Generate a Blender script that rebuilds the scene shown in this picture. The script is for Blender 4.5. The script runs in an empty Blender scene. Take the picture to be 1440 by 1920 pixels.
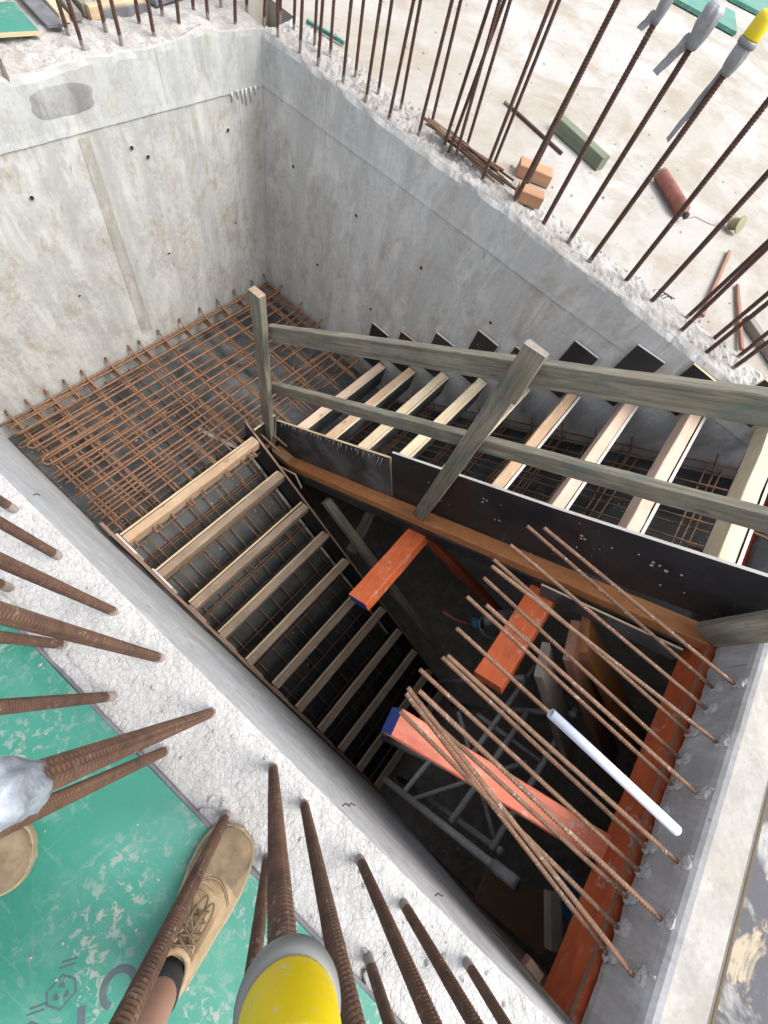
import bpy, bmesh, math, random
from mathutils import Vector, Matrix, noise
random.seed(7)
R = math.radians
scn = bpy.context.scene
COL = scn.collection

# ------------------------------------------------------------------ camera, sky, sun, exposure
cam_data = bpy.data.cameras.new('camera'); cam = bpy.data.objects.new('camera', cam_data); COL.objects.link(cam)
RT = ((0.7426246, 0.6289524, 0.2300598), (0.6635136, -0.6443669, -0.3801856), (-0.0908758, 0.4349830, -0.8958412))
M = Matrix.Identity(4)
for k in range(3):
    M[k][0] = RT[0][k]; M[k][1] = -RT[1][k]; M[k][2] = -RT[2][k]
M.translation = Vector((0, 0, 1.3)); cam.matrix_world = M
cam_data.sensor_fit = 'HORIZONTAL'; cam_data.sensor_width = 36; cam_data.lens = 19.6
cam_data.clip_start = 0.02; cam_data.clip_end = 200
scn.camera = cam

SUN_DIR = Vector((0.62, 0.28, 0.95)).normalized()      # towards the sun
world = bpy.data.worlds.new('World'); scn.world = world; world.use_nodes = True
wn = world.node_tree.nodes; wl = world.node_tree.links; wn.clear()
sky = wn.new('ShaderNodeTexSky'); sky.sky_type = 'NISHITA'; sky.sun_disc = False
sky.sun_elevation = math.asin(SUN_DIR.z); sky.sun_rotation = math.atan2(SUN_DIR.x, SUN_DIR.y)
sky.dust_density = 4.0; sky.air_density = 1.0
hs = wn.new('ShaderNodeHueSaturation'); hs.inputs['Saturation'].default_value = 0.3
bg = wn.new('ShaderNodeBackground'); bg.inputs['Strength'].default_value = 0.15
wo = wn.new('ShaderNodeOutputWorld')
wl.new(sky.outputs[0], hs.inputs['Color']); wl.new(hs.outputs[0], bg.inputs['Color']); wl.new(bg.outputs[0], wo.inputs[0])
sd = bpy.data.lights.new('sun', 'SUN'); sd.energy = 0.75; sd.angle = R(32); sd.color = (1.0, 0.96, 0.9)
sun = bpy.data.objects.new('sun', sd); COL.objects.link(sun)
sun.rotation_euler = SUN_DIR.to_track_quat('Z', 'Y').to_euler(); sun.location = (3, 2, 6)
scn.view_settings.view_transform = 'Standard'; scn.view_settings.look = 'None'
scn.view_settings.gamma = 1.0; scn.view_settings.exposure = 1.55

# ------------------------------------------------------------------ material helpers
class NT:
    def __init__(s, name, rough=0.7, metallic=0.0):
        s.m = bpy.data.materials.new(name); s.m.use_nodes = True
        s.t = s.m.node_tree; s.n = s.t.nodes; s.b = s.n['Principled BSDF']
        s.b.inputs['Roughness'].default_value = rough; s.b.inputs['Metallic'].default_value = metallic
        s.tc = s.n.new('ShaderNodeTexCoord'); s.oi = None
    def link(s, a, b): s.t.links.new(a, b)
    def coord(s, scale=(1, 1, 1), rnd=False, kind='Object'):
        mp = s.n.new('ShaderNodeMapping'); mp.inputs['Scale'].default_value = scale
        src = s.tc.outputs[kind]
        if rnd:
            if s.oi is None: s.oi = s.n.new('ShaderNodeObjectInfo')
            mu = s.n.new('ShaderNodeMath'); mu.operation = 'MULTIPLY'; mu.inputs[1].default_value = 37.0
            s.link(s.oi.outputs['Random'], mu.inputs[0])
            ad = s.n.new('ShaderNodeVectorMath'); ad.operation = 'ADD'
            s.link(src, ad.inputs[0]); s.link(mu.outputs[0], ad.inputs[1]); src = ad.outputs[0]
        s.link(src, mp.inputs[0]); return mp.outputs[0]
    def noise(s, co, scale=5, detail=6, rough=0.55, dist=0.0):
        n = s.n.new('ShaderNodeTexNoise'); n.inputs['Scale'].default_value = scale; n.inputs['Detail'].default_value = detail
        n.inputs['Roughness'].default_value = rough; n.inputs['Distortion'].default_value = dist
        s.link(co, n.inputs['Vector']); return n.outputs['Fac']
    def voro(s, co, scale=5, feature='F1', out='Distance'):
        n = s.n.new('ShaderNodeTexVoronoi'); n.inputs['Scale'].default_value = scale; n.feature = feature
        s.link(co, n.inputs['Vector']); return n.outputs[out]
    def ramp(s, fac, p0, p1, c0=(0, 0, 0), c1=(1, 1, 1)):
        r = s.n.new('ShaderNodeValToRGB'); e = r.color_ramp.elements
        e[0].position = p0; e[1].position = p1; e[0].color = (*c0, 1); e[1].color = (*c1, 1)
        s.link(fac, r.inputs[0]); return r.outputs[0]
    def mix(s, fac, a, b, mode='MIX'):
        m = s.n.new('ShaderNodeMix'); m.data_type = 'RGBA'; m.blend_type = mode
        for inp, v in ((m.inputs[0], fac), (m.inputs[6], a), (m.inputs[7], b)):
            if isinstance(v, (int, float)): inp.default_value = v
            elif isinstance(v, tuple): inp.default_value = (*v, 1)
            else: s.link(v, inp)
        return m.outputs[2]
    def math(s, op, a, b):
        m = s.n.new('ShaderNodeMath'); m.operation = op
        for i, v in enumerate((a, b)):
            if isinstance(v, (int, float)): m.inputs[i].default_value = v
            else: s.link(v, m.inputs[i])
        return m.outputs[0]
    def color(s, c):
        if isinstance(c, tuple): s.b.inputs['Base Color'].default_value = (*c, 1)
        else: s.link(c, s.b.inputs['Base Color'])
    def bump(s, h, strength=0.3, dist=0.01):
        b = s.n.new('ShaderNodeBump'); b.inputs['Strength'].default_value = strength; b.inputs['Distance'].default_value = dist
        s.link(h, b.inputs['Height']); s.link(b.outputs[0], s.b.inputs['Normal'])
    def rough(s, fac, a, b):
        mr = s.n.new('ShaderNodeMapRange'); mr.inputs[3].default_value = a; mr.inputs[4].default_value = b
        s.link(fac, mr.inputs[0]); s.link(mr.outputs[0], s.b.inputs['Roughness'])
    def xyz(s, kind='Object'):
        x = s.n.new('ShaderNodeSeparateXYZ'); s.link(s.tc.outputs[kind], x.inputs[0]); return x.outputs

MAT = {}
def m_wall(name, base, dark, stain, streak=(9, 9, 0.7), amt=0.55):
    t = NT(name, 0.85)
    c = t.coord()
    big = t.noise(c, 1.3, 8, 0.62, 0.4)
    col = t.mix(t.ramp(big, 0.38, 0.62), dark, base)
    fine = t.noise(c, 38, 10, 0.78)
    mid = t.noise(t.coord((1, 1, .55)), 7.5, 9, 0.74, 0.25)
    lo = (dark[0]*.80, dark[1]*.80, dark[2]*.79); hi = (min(base[0]*1.16, .8), min(base[1]*1.16, .8), min(base[2]*1.15, .8))
    col = t.mix(0.55, col, base)
    col = t.mix(t.math('MULTIPLY', t.ramp(mid, 0.49, 0.60), 0.6), col, lo)
    col = t.mix(t.math('MULTIPLY', t.ramp(fine, 0.50, 0.62), 0.40), col, lo)
    col = t.mix(t.math('MULTIPLY', t.ramp(fine, 0.36, 0.47, (1, 1, 1), (0, 0, 0)), 0.35), col, hi)
    # pale lime bloom
    lime = t.noise(t.coord((3, 3, 1.6)), 1.9, 9, 0.68, 0.8)
    col = t.mix(t.math('MULTIPLY', t.ramp(lime, 0.49, 0.60), 0.45), col, (min(base[0]*1.28, .8), min(base[1]*1.28, .8), min(base[2]*1.27, .8)))
    # run marks down the wall
    st = t.noise(t.coord(streak), 1.0, 9, 0.68, 0.2)
    col = t.mix(t.math('MULTIPLY', t.ramp(st, 0.47, 0.60), 0.62), col, dark)
    # ochre stains
    sb = t.noise(t.coord((3.4, 3.4, 1.5)), 1.5, 10, 0.74, 0.7)
    sm = t.math('MULTIPLY', t.ramp(sb, 0.505, 0.61), t.ramp(t.noise(c, 17, 8, 0.75), 0.40, 0.56))
    col = t.mix(t.math('MULTIPLY', sm, amt), col, stain)
    # small dark blemishes and bug holes
    bl = t.noise(t.coord((30, 30, 9)), 1.0, 4, 0.5)
    col = t.mix(t.math('MULTIPLY', t.ramp(bl, 0.69, 0.74), 0.55), col, (dark[0]*.45, dark[1]*.42, dark[2]*.38))
    vb = t.voro(c, 55)
    col = t.mix(t.math('MULTIPLY', t.ramp(vb, 0.07, 0.12, (1, 1, 1), (0, 0, 0)), 0.4), col, (dark[0]*.5, dark[1]*.5, dark[2]*.5))
    t.color(col)
    t.bump(t.math('ADD', t.math('MULTIPLY', fine, 0.6), t.math('MULTIPLY', st, 0.5)), 0.35, 0.006)
    return t.m
MAT['wall_a'] = m_wall('board_marked_concrete', (.422, .424, .404), (.29, .29, .273), (.25, .195, .115), amt=0.6)
MAT['wall_a2'] = m_wall('newer_concrete', (.40, .41, .40), (.30, .31, .305), (.28, .24, .17), amt=0.6)
MAT['wall_b'] = m_wall('shaft_concrete', (.475, .472, .458), (.345, .342, .33), (.27, .215, .14), amt=0.5)
MAT['wall_b2'] = m_wall('shaft_newer_concrete', (.475, .472, .46), (.35, .347, .337), (.27, .215, .14), amt=0.45)
MAT['wall_c'] = m_wall('smooth_concrete', (.47, .482, .49), (.35, .358, .366), (.34, .30, .22), streak=(0.7, 9, 9), amt=0.3)
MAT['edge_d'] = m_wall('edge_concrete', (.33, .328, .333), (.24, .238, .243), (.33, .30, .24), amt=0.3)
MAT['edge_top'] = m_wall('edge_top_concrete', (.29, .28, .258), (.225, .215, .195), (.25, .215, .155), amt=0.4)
MAT['strip'] = m_wall('strip_concrete', (.34, .335, .305), (.22, .215, .19), (.25, .19, .105), amt=0.8)
MAT['patch'] = m_wall('wet_patch_concrete', (.30, .30, .30), (.14, .14, .138), (.15, .15, .15), amt=0.6)

def m_slab():
    t = NT('dusty_slab', 0.9); c = t.coord()
    big = t.noise(c, 0.55, 8, 0.6, 0.6)
    col = t.mix(t.ramp(big, 0.36, 0.62), (.245, .219, .178), (.345, .341, .331))
    md = t.noise(t.coord((1.3, 1.0, 1)), 1.5, 10, 0.76, 0.4)
    col = t.mix(t.math('MULTIPLY', t.ramp(md, 0.47, 0.60), 0.65), col, (.22, .178, .128))
    sc = t.noise(t.coord((2, 1.2, 1)), 1.9, 10, 0.75, 0.6)
    col = t.mix(t.math('MULTIPLY', t.ramp(sc, 0.6, 0.72), 0.6), col, (.385, .38, .37))
    f = t.noise(c, 24, 8, 0.75)
    col = t.mix(t.math('MULTIPLY', t.ramp(f, 0.55, 0.75), 0.5), col, (.20, .17, .135))
    t.color(col); t.bump(t.math('ADD', f, md), 0.25, 0.008); return t.m
MAT['slab'] = m_slab()
def m_rough(name, a, b, c3, vs=38, vmix=0.5):
    t = NT(name, 0.95); c = t.coord()
    wob = t.n.new('ShaderNodeVectorMath'); wob.operation = 'ADD'
    nz = t.n.new('ShaderNodeTexNoise'); nz.inputs['Scale'].default_value = 30; t.link(c, nz.inputs['Vector'])
    sc = t.n.new('ShaderNodeVectorMath'); sc.operation = 'SCALE'; sc.inputs['Scale'].default_value = 0.022
    t.link(nz.outputs['Color'], sc.inputs[0]); t.link(c, wob.inputs[0]); t.link(sc.outputs[0], wob.inputs[1])
    v = t.voro(wob.outputs[0], vs, 'DISTANCE_TO_EDGE')
    v2 = t.voro(wob.outputs[0], vs * 2.7, 'DISTANCE_TO_EDGE')
    f = t.noise(c, 70, 8, 0.75)
    big = t.noise(c, 5, 7, 0.65)
    col = t.mix(t.ramp(big, 0.36, 0.62), b, a)
    col = t.mix(t.math('MULTIPLY', t.ramp(v, 0.0, 0.09, (1, 1, 1), (0, 0, 0)), vmix), col, c3)
    col = t.mix(t.math('MULTIPLY', t.ramp(f, 0.52, 0.66), 0.6), col, c3)
    t.color(col)
    h = t.math('ADD', t.math('MULTIPLY', t.ramp(v, 0, 0.22), 0.7), t.math('ADD', t.math('MULTIPLY', t.ramp(v2, 0, 0.25), 0.35), t.math('MULTIPLY', f, 0.8)))
    t.bump(h, 0.55, 0.005); return t.m
MAT['rough'] = m_rough('scabbled_concrete', (.42, .417, .41), (.345, .34, .332), (.20, .19, .18), 62, 0.25)
MAT['rough_b'] = m_rough('chipped_edge_concrete', (.36, .35, .335), (.275, .255, .23), (.16, .145, .125), 24, 0.10)
MAT['lime'] = m_rough('lime_run', (.55, .55, .54), (.47, .47, .46), (.38, .38, .37), 60)
MAT['mortar'] = m_rough('mortar', (.40, .395, .39), (.32, .315, .31), (.22, .21, .20), 60)

def m_rust(name, a, b, spec=0.0, metal=0.1, crust=False):
    t = NT(name, 0.75, metal); c = t.coord((1, 1, 1), True)
    n = t.noise(c, 30, 6, 0.7); l = t.noise(c, 5, 4, 0.6)
    col = t.mix(t.ramp(n, 0.35, 0.65), a, b)
    col = t.mix(t.ramp(l, 0.4, 0.7), col, t.mix(0.5, col, b))
    if spec > 0:
        s = t.noise(c, 75, 3, 0.6)
        s2 = t.math('MULTIPLY', t.ramp(s, 0.60, 0.66), t.ramp(t.noise(c, 9, 3, 0.5), 0.42, 0.58))
        col = t.mix(t.math('MULTIPLY', s2, spec), col, (.40, .36, .32))
    if crust:      # cement splashed on the foot of the bar
        xx = t.math('ADD', t.xyz()[0], t.math('MULTIPLY', t.noise(c, 14, 5, 0.7), -0.16))
        cf = t.math('MULTIPLY', t.ramp(xx, -0.045, 0.0, (1, 1, 1), (0, 0, 0)), 0.6)
        col = t.mix(cf, col, (.30, .275, .25))
        pat = t.noise(t.coord((3.5, 20, 20), True), 1.0, 5, 0.65)
        col = t.mix(t.math('MULTIPLY', t.ramp(pat, 0.5, 0.68), 0.5), col, (b[0]*1.25, b[1]*1.3, b[2]*1.25))
    t.color(col); t.bump(n, 0.35, 0.002); return t.m
MAT['rust_dark'] = m_rust('rust_dark', (.036, .016, .012), (.075, .033, .022), 0.2, crust=True)
MAT['rust_near'] = m_rust('rust_near', (.040, .019, .012), (.092, .046, .025), 0.25, crust=True)
MAT['rust_mesh'] = m_rust('rust_mesh', (.082, .040, .021), (.195, .100, .052), 0.15)
MAT['rust_dim'] = m_rust('rust_dim', (.12, .060, .032), (.22, .120, .065), 0.2)
MAT['rust_edge'] = m_rust('rust_edge', (.090, .045, .026), (.180, .098, .055), 0.7)
MAT['steel'] = m_rust('galvanised_steel', (.22, .222, .225), (.34, .342, .345), 0.2, 0.2)
MAT['wire'] = m_rust('tie_wire', (.03, .028, .026), (.06, .05, .045))

def m_wood(name, a, b, knots=True, rough=0.75, wear=None, wamt=0.0, scuff=None, samt=0.0, gs=1.0, splash=0.0):
    t = NT(name, rough)
    c = t.coord((2.2 * gs, 34 * gs, 34 * gs), True); c1 = t.coord((1, 1, 1), True)
    g = t.noise(c, 1.6, 7, 0.62, 0.7)
    col = t.mix(t.ramp(g, 0.3, 0.7), a, b)
    big = t.noise(c1, 3.2, 5, 0.6)
    col = t.mix(t.math('MULTIPLY', t.ramp(big, 0.42, 0.68), 0.55), col, (a[0]*.72, a[1]*.66, a[2]*.6))
    if knots:
        k = t.voro(t.coord((4, 11, 11), True), 1.0)
        col = t.mix(t.math('MULTIPLY', t.ramp(k, 0.06, 0.13, (1, 1, 1), (0, 0, 0)), 0.6), col, (a[0]*.4, a[1]*.3, a[2]*.22))
    if wear:
        w = t.noise(t.coord((3, 9, 9), True), 2.0, 8, 0.7, 0.6)
        col = t.mix(t.math('MULTIPLY', t.ramp(w, 0.5, 0.66), wamt), col, wear)
    if scuff:
        w = t.noise(t.coord((9, 26, 26), True), 2.2, 6, 0.7, 0.3)
        col = t.mix(t.math('MULTIPLY', t.ramp(w, 0.61, 0.68), samt), col, scuff)
    if splash:
        w = t.math('MULTIPLY', t.ramp(t.noise(c1, 26, 6, 0.65, .4), 0.57, 0.63), t.ramp(t.noise(c1, 4, 3, 0.5), 0.44, 0.58))
        col = t.mix(t.math('MULTIPLY', w, splash), col, (.36, .33, .30))
        d = t.noise(t.coord((2.5, 5, 5), True), 2.6, 8, 0.72)
        col = t.mix(t.math('MULTIPLY', t.ramp(d, 0.52, 0.66), splash * .7), col, (a[0]*.45, a[1]*.5, a[2]*.7))
    t.color(col); t.bump(g, 0.3, 0.003); return t.m
MAT['pine'] = m_wood('pale_pine', (.36, .24, .14), (.46, .34, .23), wear=(.40, .23, .13), wamt=0.6, scuff=(.48, .45, .40), samt=.8, splash=.5)
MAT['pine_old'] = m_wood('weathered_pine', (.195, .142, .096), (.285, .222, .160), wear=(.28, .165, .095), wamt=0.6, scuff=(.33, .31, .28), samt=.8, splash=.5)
MAT['pine_pink'] = m_wood('pink_pine', (.47, .33, .25), (.55, .43, .35), wear=(.50, .36, .23), wamt=0.6, scuff=(.5, .47, .43), samt=.7)
MAT['pine_yellow'] = m_wood('yellow_pine', (.44, .36, .235), (.52, .455, .335), wear=(.40, .28, .15), wamt=0.6, scuff=(.46, .45, .41), samt=.8)
MAT['treated'] = m_wood('treated_pine', (.080, .076, .056), (.275, .245, .180), wear=(.082, .118, .103), wamt=0.7, scuff=(.25, .15, .08), samt=.7)
MAT['treated_top'] = MAT['treated']
MAT['orange'] = m_wood('orange_paint', (.52, .098, .022), (.60, .135, .036), False, 0.6, wear=(.40, .070, .020), wamt=0.5, scuff=(.52, .30, .20), samt=.85, splash=.75)
MAT['pink_orange'] = m_wood('faded_orange_paint', (.50, .125, .065), (.58, .19, .12), False, 0.65, wear=(.50, .085, .030), wamt=0.8, scuff=(.56, .36, .28), samt=.85, splash=.6)
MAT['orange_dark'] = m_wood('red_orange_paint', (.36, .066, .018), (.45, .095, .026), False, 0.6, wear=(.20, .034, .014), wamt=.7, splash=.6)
MAT['lvl'] = m_wood('orange_brown_lvl', (.36, .140, .044), (.43, .185, .065), False, 0.6, wear=(.28, .095, .03), wamt=.5, scuff=(.46, .30, .2), samt=.5, splash=.5)
MAT['brownwood'] = m_wood('dark_red_plank', (.20, .095, .058), (.28, .14, .085), False)
MAT['greywood'] = m_wood('grey_plank', (.16, .14, .115), (.24, .215, .18))
MAT['ply_edge'] = m_wood('plywood_edge', (.42, .31, .18), (.56, .45, .30), False, gs=2.2)
MAT['ply_edge_pale'] = m_wood('plaster_smeared_edge', (.42, .415, .395), (.50, .49, .47), False, wear=(.36, .29, .20), wamt=.4)
MAT['brown_edge'] = m_wood('brown_ply_edge', (.15, .085, .055), (.23, .145, .10), False)
MAT['brick_wood'] = m_wood('orange_block_wood', (.30, .155, .080), (.38, .22, .125), wear=(.28, .10, .055), wamt=.5)
MAT['green_wood'] = m_wood('green_timber', (.10, .125, .08), (.16, .18, .12))

def m_film(name, base, dust, amt=0.4, rough=0.38, chips=True, dots=0.0):
    t = NT(name, rough); c = t.coord((1, 1, 1), True)
    big = t.noise(c, 3.0, 8, 0.68, 0.5)
    col = t.mix(t.math('MULTIPLY', t.ramp(big, 0.42, 0.72), amt), base, dust)
    st = t.noise(t.coord((3, 42, 3), True), 1.0, 8, 0.7, 0.6)
    col = t.mix(t.math('MULTIPLY', t.ramp(st, 0.58, 0.72), amt * 0.7), col, dust)
    if chips:
        f = t.noise(c, 42, 5, 0.6)
        z = t.math('MULTIPLY', t.ramp(f, 0.655, 0.69), t.ramp(t.noise(c, 2.4, 3, 0.5), 0.47, 0.6))
        col = t.mix(t.math('MULTIPLY', z, 0.8), col, (.55, .54, .52))
    t.color(col); t.rough(big, rough * 0.8, rough * 1.6); t.bump(big, 0.1, 0.003); return t.m
MAT['film'] = m_film('black_film_ply', (.012, .012, .014), (.072, .074, .08), 0.35)
MAT['film_grey'] = m_film('dusty_film_ply', (.026, .027, .029), (.15, .152, .155), 0.85, 0.55)
MAT['film_floor'] = m_film('landing_form_ply', (.042, .047, .051), (.15, .16, .165), 0.85, 0.42)
MAT['film_soffit'] = m_film('stair_soffit_ply', (.016, .018, .018), (.10, .105, .10), 0.6, 0.5)

def m_green():
    t = NT('green_film_ply', 0.42); c = t.coord()
    big = t.noise(c, 2.2, 6, 0.6, 0.4)
    col = t.mix(t.ramp(big, 0.35, 0.7), (.008, .145, .098), (.045, .195, .150))
    hz = t.noise(t.coord((1, 1, 1)), 5.5, 8, 0.7, 0.5)
    col = t.mix(t.math('MULTIPLY', t.ramp(hz, 0.5, 0.72), 0.4), col, (.12, .25, .20))
    ch = t.noise(c, 46, 8, 0.66, 0.5)
    reg = t.ramp(t.noise(c, 3.6, 4, 0.55), 0.40, 0.62)
    mk = t.math('MULTIPLY', t.ramp(ch, 0.525, 0.585), reg)
    col = t.mix(t.math('MULTIPLY', mk, 0.8), col, (.27, .265, .235))
    v = t.voro(t.coord((1.0, 1.0, 1)), 26, 'DISTANCE_TO_EDGE')
    wsp = t.math('MULTIPLY', t.ramp(v, 0.008, 0.03, (1, 1, 1), (0, 0, 0)), t.ramp(t.noise(c, 9, 4, 0.6), 0.53, 0.62))
    col = t.mix(t.math('MULTIPLY', wsp, 0.15), col, (.16, .28, .23))
    for (sx, sy, th) in ((3, 60, .60), (70, 5, .62), (26, 34, .63)):
        sn = t.noise(t.coord((sx, sy, 1)), 1.0, 7, 0.7, 1.2)
        col = t.mix(t.math('MULTIPLY', t.ramp(sn, th, th + .05), 0.22), col, (.17, .25, .21))
    t.color(col); t.rough(ch, 0.3, 0.7); t.bump(mk, 0.3, 0.002); return t.m
MAT['green'] = m_green()
def m_spill():
    t = NT('spilt_black_ply', 0.7); c = t.coord()
    n = t.noise(c, 5.5, 8, 0.66, 0.8); n2 = t.noise(c, 4.0, 6, 0.6, 0.5)
    col = t.mix(t.ramp(n, 0.52, 0.57), (.028, .029, .038), (.27, .22, .15))
    col = t.mix(t.ramp(n2, 0.52, 0.60), col, (.24, .238, .225))
    f = t.noise(c, 40, 6, 0.7)
    col = t.mix(t.math('MULTIPLY', t.ramp(f, 0.56, 0.64), 0.5), col, (.07, .065, .06))
    t.color(col); t.bump(t.math('ADD', n, n2), 0.5, 0.01); return t.m
MAT['spill'] = m_spill()
def m_plain(name, c, rough=0.5, var=0.15, scale=9, bump=0.1, sss=None, trans=0.0):
    t = NT(name, rough); co = t.coord((1, 1, 1), True); n = t.noise(co, scale, 6, 0.65)
    t.color(t.mix(t.ramp(n, 0.3, 0.7), tuple(x * (1 - var) for x in c), tuple(min(1, x * (1 + var)) for x in c)))
    if bump: t.bump(n, bump, 0.003)
    if trans: t.b.inputs['Transmission Weight'].default_value = trans
    return t.m
def m_yellow():
    t = NT('yellow_plastic', 0.45); c = t.coord((1, 1, 1), True)
    col = t.mix(t.math('MULTIPLY', t.ramp(t.noise(c, 45, 7, 0.7), 0.52, 0.72), 0.35), (.60, .455, .004), (.42, .35, .10))
    col = t.mix(t.math('MULTIPLY', t.ramp(t.noise(c, 130, 4, 0.6), 0.64, 0.68), 0.6), col, (.45, .43, .36))
    t.color(col); t.bump(t.noise(c, 60, 6, 0.7), 0.12, 0.002); return t.m
MAT['yellow'] = m_yellow()
MAT['grey_plastic'] = m_plain('grey_plastic', (.155, .16, .155), 0.45, 0.1)
MAT['tape'] = m_plain('grey_tape', (.22, .225, .235), 0.45, 0.2, 40, 0.5)
MAT['clear'] = m_plain('clear_blue_plastic', (.25, .28, .32), 0.45, 0.35, 45, 0.9, trans=0.2)
MAT['pvc'] = m_plain('pale_pvc', (.47, .51, .58), 0.35, 0.04)
MAT['red_can'] = m_plain('red_brown_cylinder', (.19, .058, .038), 0.55, 0.4, 22, 0.2)
MAT['brass'] = m_plain('olive_reel', (.19, .17, .09), 0.6, 0.2)
MAT['blue'] = m_plain('blue_end_paint', (.010, .035, .21), 0.6, 0.3, 30)
MAT['bluepanel'] = m_plain('blue_panel', (.035, .10, .19), 0.6, 0.2)
MAT['teal'] = m_plain('teal_cloth', (.01, .10, .09), 0.7, 0.2)
MAT['card'] = m_plain('brown_board', (.20, .115, .06), 0.8, 0.2)
MAT['ink'] = m_plain('grey_print', (.045, .065, .075), 0.6, 0.2, 50, 0)
MAT['felt'] = m_plain('dark_felt', (.12, .12, .13), 0.95, 0.35, 18, 0.5)
MAT['black'] = m_plain('black_rubber', (.012, .012, .014), 0.55, 0.2)
MAT['hole'] = m_plain('hole_shadow', (.02, .018, .015), 0.95, 0.1)
MAT['skin'] = m_plain('skin', (.27, .145, .10), 0.55, 0.1, 40, 0.1)
MAT['sock'] = m_plain('black_sock', (.012, .012, .013), 0.95, 0.3, 120, 0.5)
MAT['shorts'] = m_plain('dark_shorts', (.05, .055, .06), 0.95, 0.2, 60, 0.4)
def m_leather():
    t = NT('tan_leather', 0.85); c = t.coord((1, 1, 1), True)
    n = t.noise(c, 14, 8, 0.7, 0.5); g = t.noise(c, 60, 5, 0.7)
    col = t.mix(t.ramp(n, 0.33, 0.66), (.185, .125, .064), (.31, .222, .128))
    col = t.mix(t.math('MULTIPLY', t.ramp(g, 0.5, 0.7), 0.35), col, (.37, .30, .205))
    v = t.noise(t.coord((5, 40, 40), True), 1.3, 6, .6, 1.2)
    col = t.mix(t.math('MULTIPLY', t.ramp(v, 0.56, 0.68), 0.55), col, (.085, .058, .032))
    t.color(col); t.bump(t.math('ADD', n, t.math('ADD', g, v)), 0.4, 0.004); return t.m
MAT['leather'] = m_leather()
MAT['suede'] = m_plain('worn_suede', (.165, .122, .074), 0.95, 0.35, 30, 0.5)
MAT['sole'] = m_plain('gum_sole', (.26, .20, .125), 0.8, 0.25, 20)
MAT['lace'] = m_plain('brown_lace', (.115, .078, .045), 0.9, 0.25, 80, 0.4)
MAT['dark_floor'] = m_wall('lower_concrete', (.33, .30, .26), (.22, .195, .165), (.22, .16, .10))

# ------------------------------------------------------------------ object helpers
def tag(o, label=None, cat=None, group=None, kind=None):
    if label: o['label'] = label
    if cat: o['category'] = cat
    if group: o['group'] = group
    if kind: o['kind'] = kind
    return o
def link(name, me, mats=None, parent=None, mw=None):
    o = bpy.data.objects.new(name, me); COL.objects.link(o)
    if mats:
        if not isinstance(mats, (list, tuple)): mats = [mats]
        if len(me.materials) == 0:
            for m in mats: me.materials.append(MAT[m])
    mw = mw or Matrix.Identity(4)
    if parent is not None:
        o.parent = parent; o.matrix_basis = PW[parent.name].inverted() @ mw
    else:
        o.matrix_basis = mw
    PW[o.name] = mw.copy()
    return o
PW = {}
def thing(name, loc, label, cat, group=None):
    o = bpy.data.objects.new(name, None); COL.objects.link(o); o.location = loc; o.empty_display_size = 0.05
    PW[o.name] = Matrix.Translation(Vector(loc)); return tag(o, label, cat, group)
def mesh(name, v, f, mi=None, smooth=False):
    me = bpy.data.meshes.new(name); me.from_pydata([tuple(p) for p in v], [], f)
    if mi: me.polygons.foreach_set('material_index', mi)
    if smooth: me.polygons.foreach_set('use_smooth', [True] * len(me.polygons))
    me.update(); return me
def frame(p0, p1, up=(0, 0, 1)):
    p0, p1 = Vector(p0), Vector(p1); x = (p1 - p0).normalized(); u = Vector(up)
    y = u.cross(x)
    if y.length < 1e-4: y = Vector((0, 1, 0)).cross(x)
    y.normalize(); z = x.cross(y)
    m = Matrix.Identity(4)
    for k in range(3): m[k][0] = x[k]; m[k][1] = y[k]; m[k][2] = z[k]
    m.translation = p0; return m, (p1 - p0).length
def timber_mesh(L, w, h, ch=0.003, jit=0.0008, endmat=False):
    n = max(2, int(L / 0.12)); a, b = w / 2, h / 2
    sec = [(a, -b + ch), (a, b - ch), (a - ch, b), (-a + ch, b), (-a, b - ch), (-a, -b + ch), (-a + ch, -b), (a - ch, -b)]
    v, f, mi = [], [], []
    for i in range(n + 1):
        x = L * i / n; wob = random.uniform(-jit, jit) * 2; woz = random.uniform(-jit, jit) * 2
        if i in (0, n): wob = woz = 0
        for (y, z) in sec: v.append((x, y + wob + random.uniform(-jit, jit), z + woz + random.uniform(-jit, jit)))
    for i in range(n):
        for k in range(8):
            k2 = (k + 1) % 8; f.append((i*8+k, (i+1)*8+k, (i+1)*8+k2, i*8+k2)); mi.append(0)
    f.append(tuple(range(8))); mi.append(1 if endmat else 0)
    f.append(tuple(reversed(range(n*8, n*8+8)))); mi.append(1 if endmat else 0)
    f = [tuple(reversed(q)) for q in f]
    return mesh('timber', v, f, mi)
def timber(name, p0, p1, w, h, mat, parent=None, up=(0, 0, 1), ch=0.003, jit=0.0008, end=None):
    mw, L = frame(p0, p1, up); me = timber_mesh(L, w, h, ch, jit, end is not None)
    return link(name, me, [mat] + ([end] if end else []), parent, mw)
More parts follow.
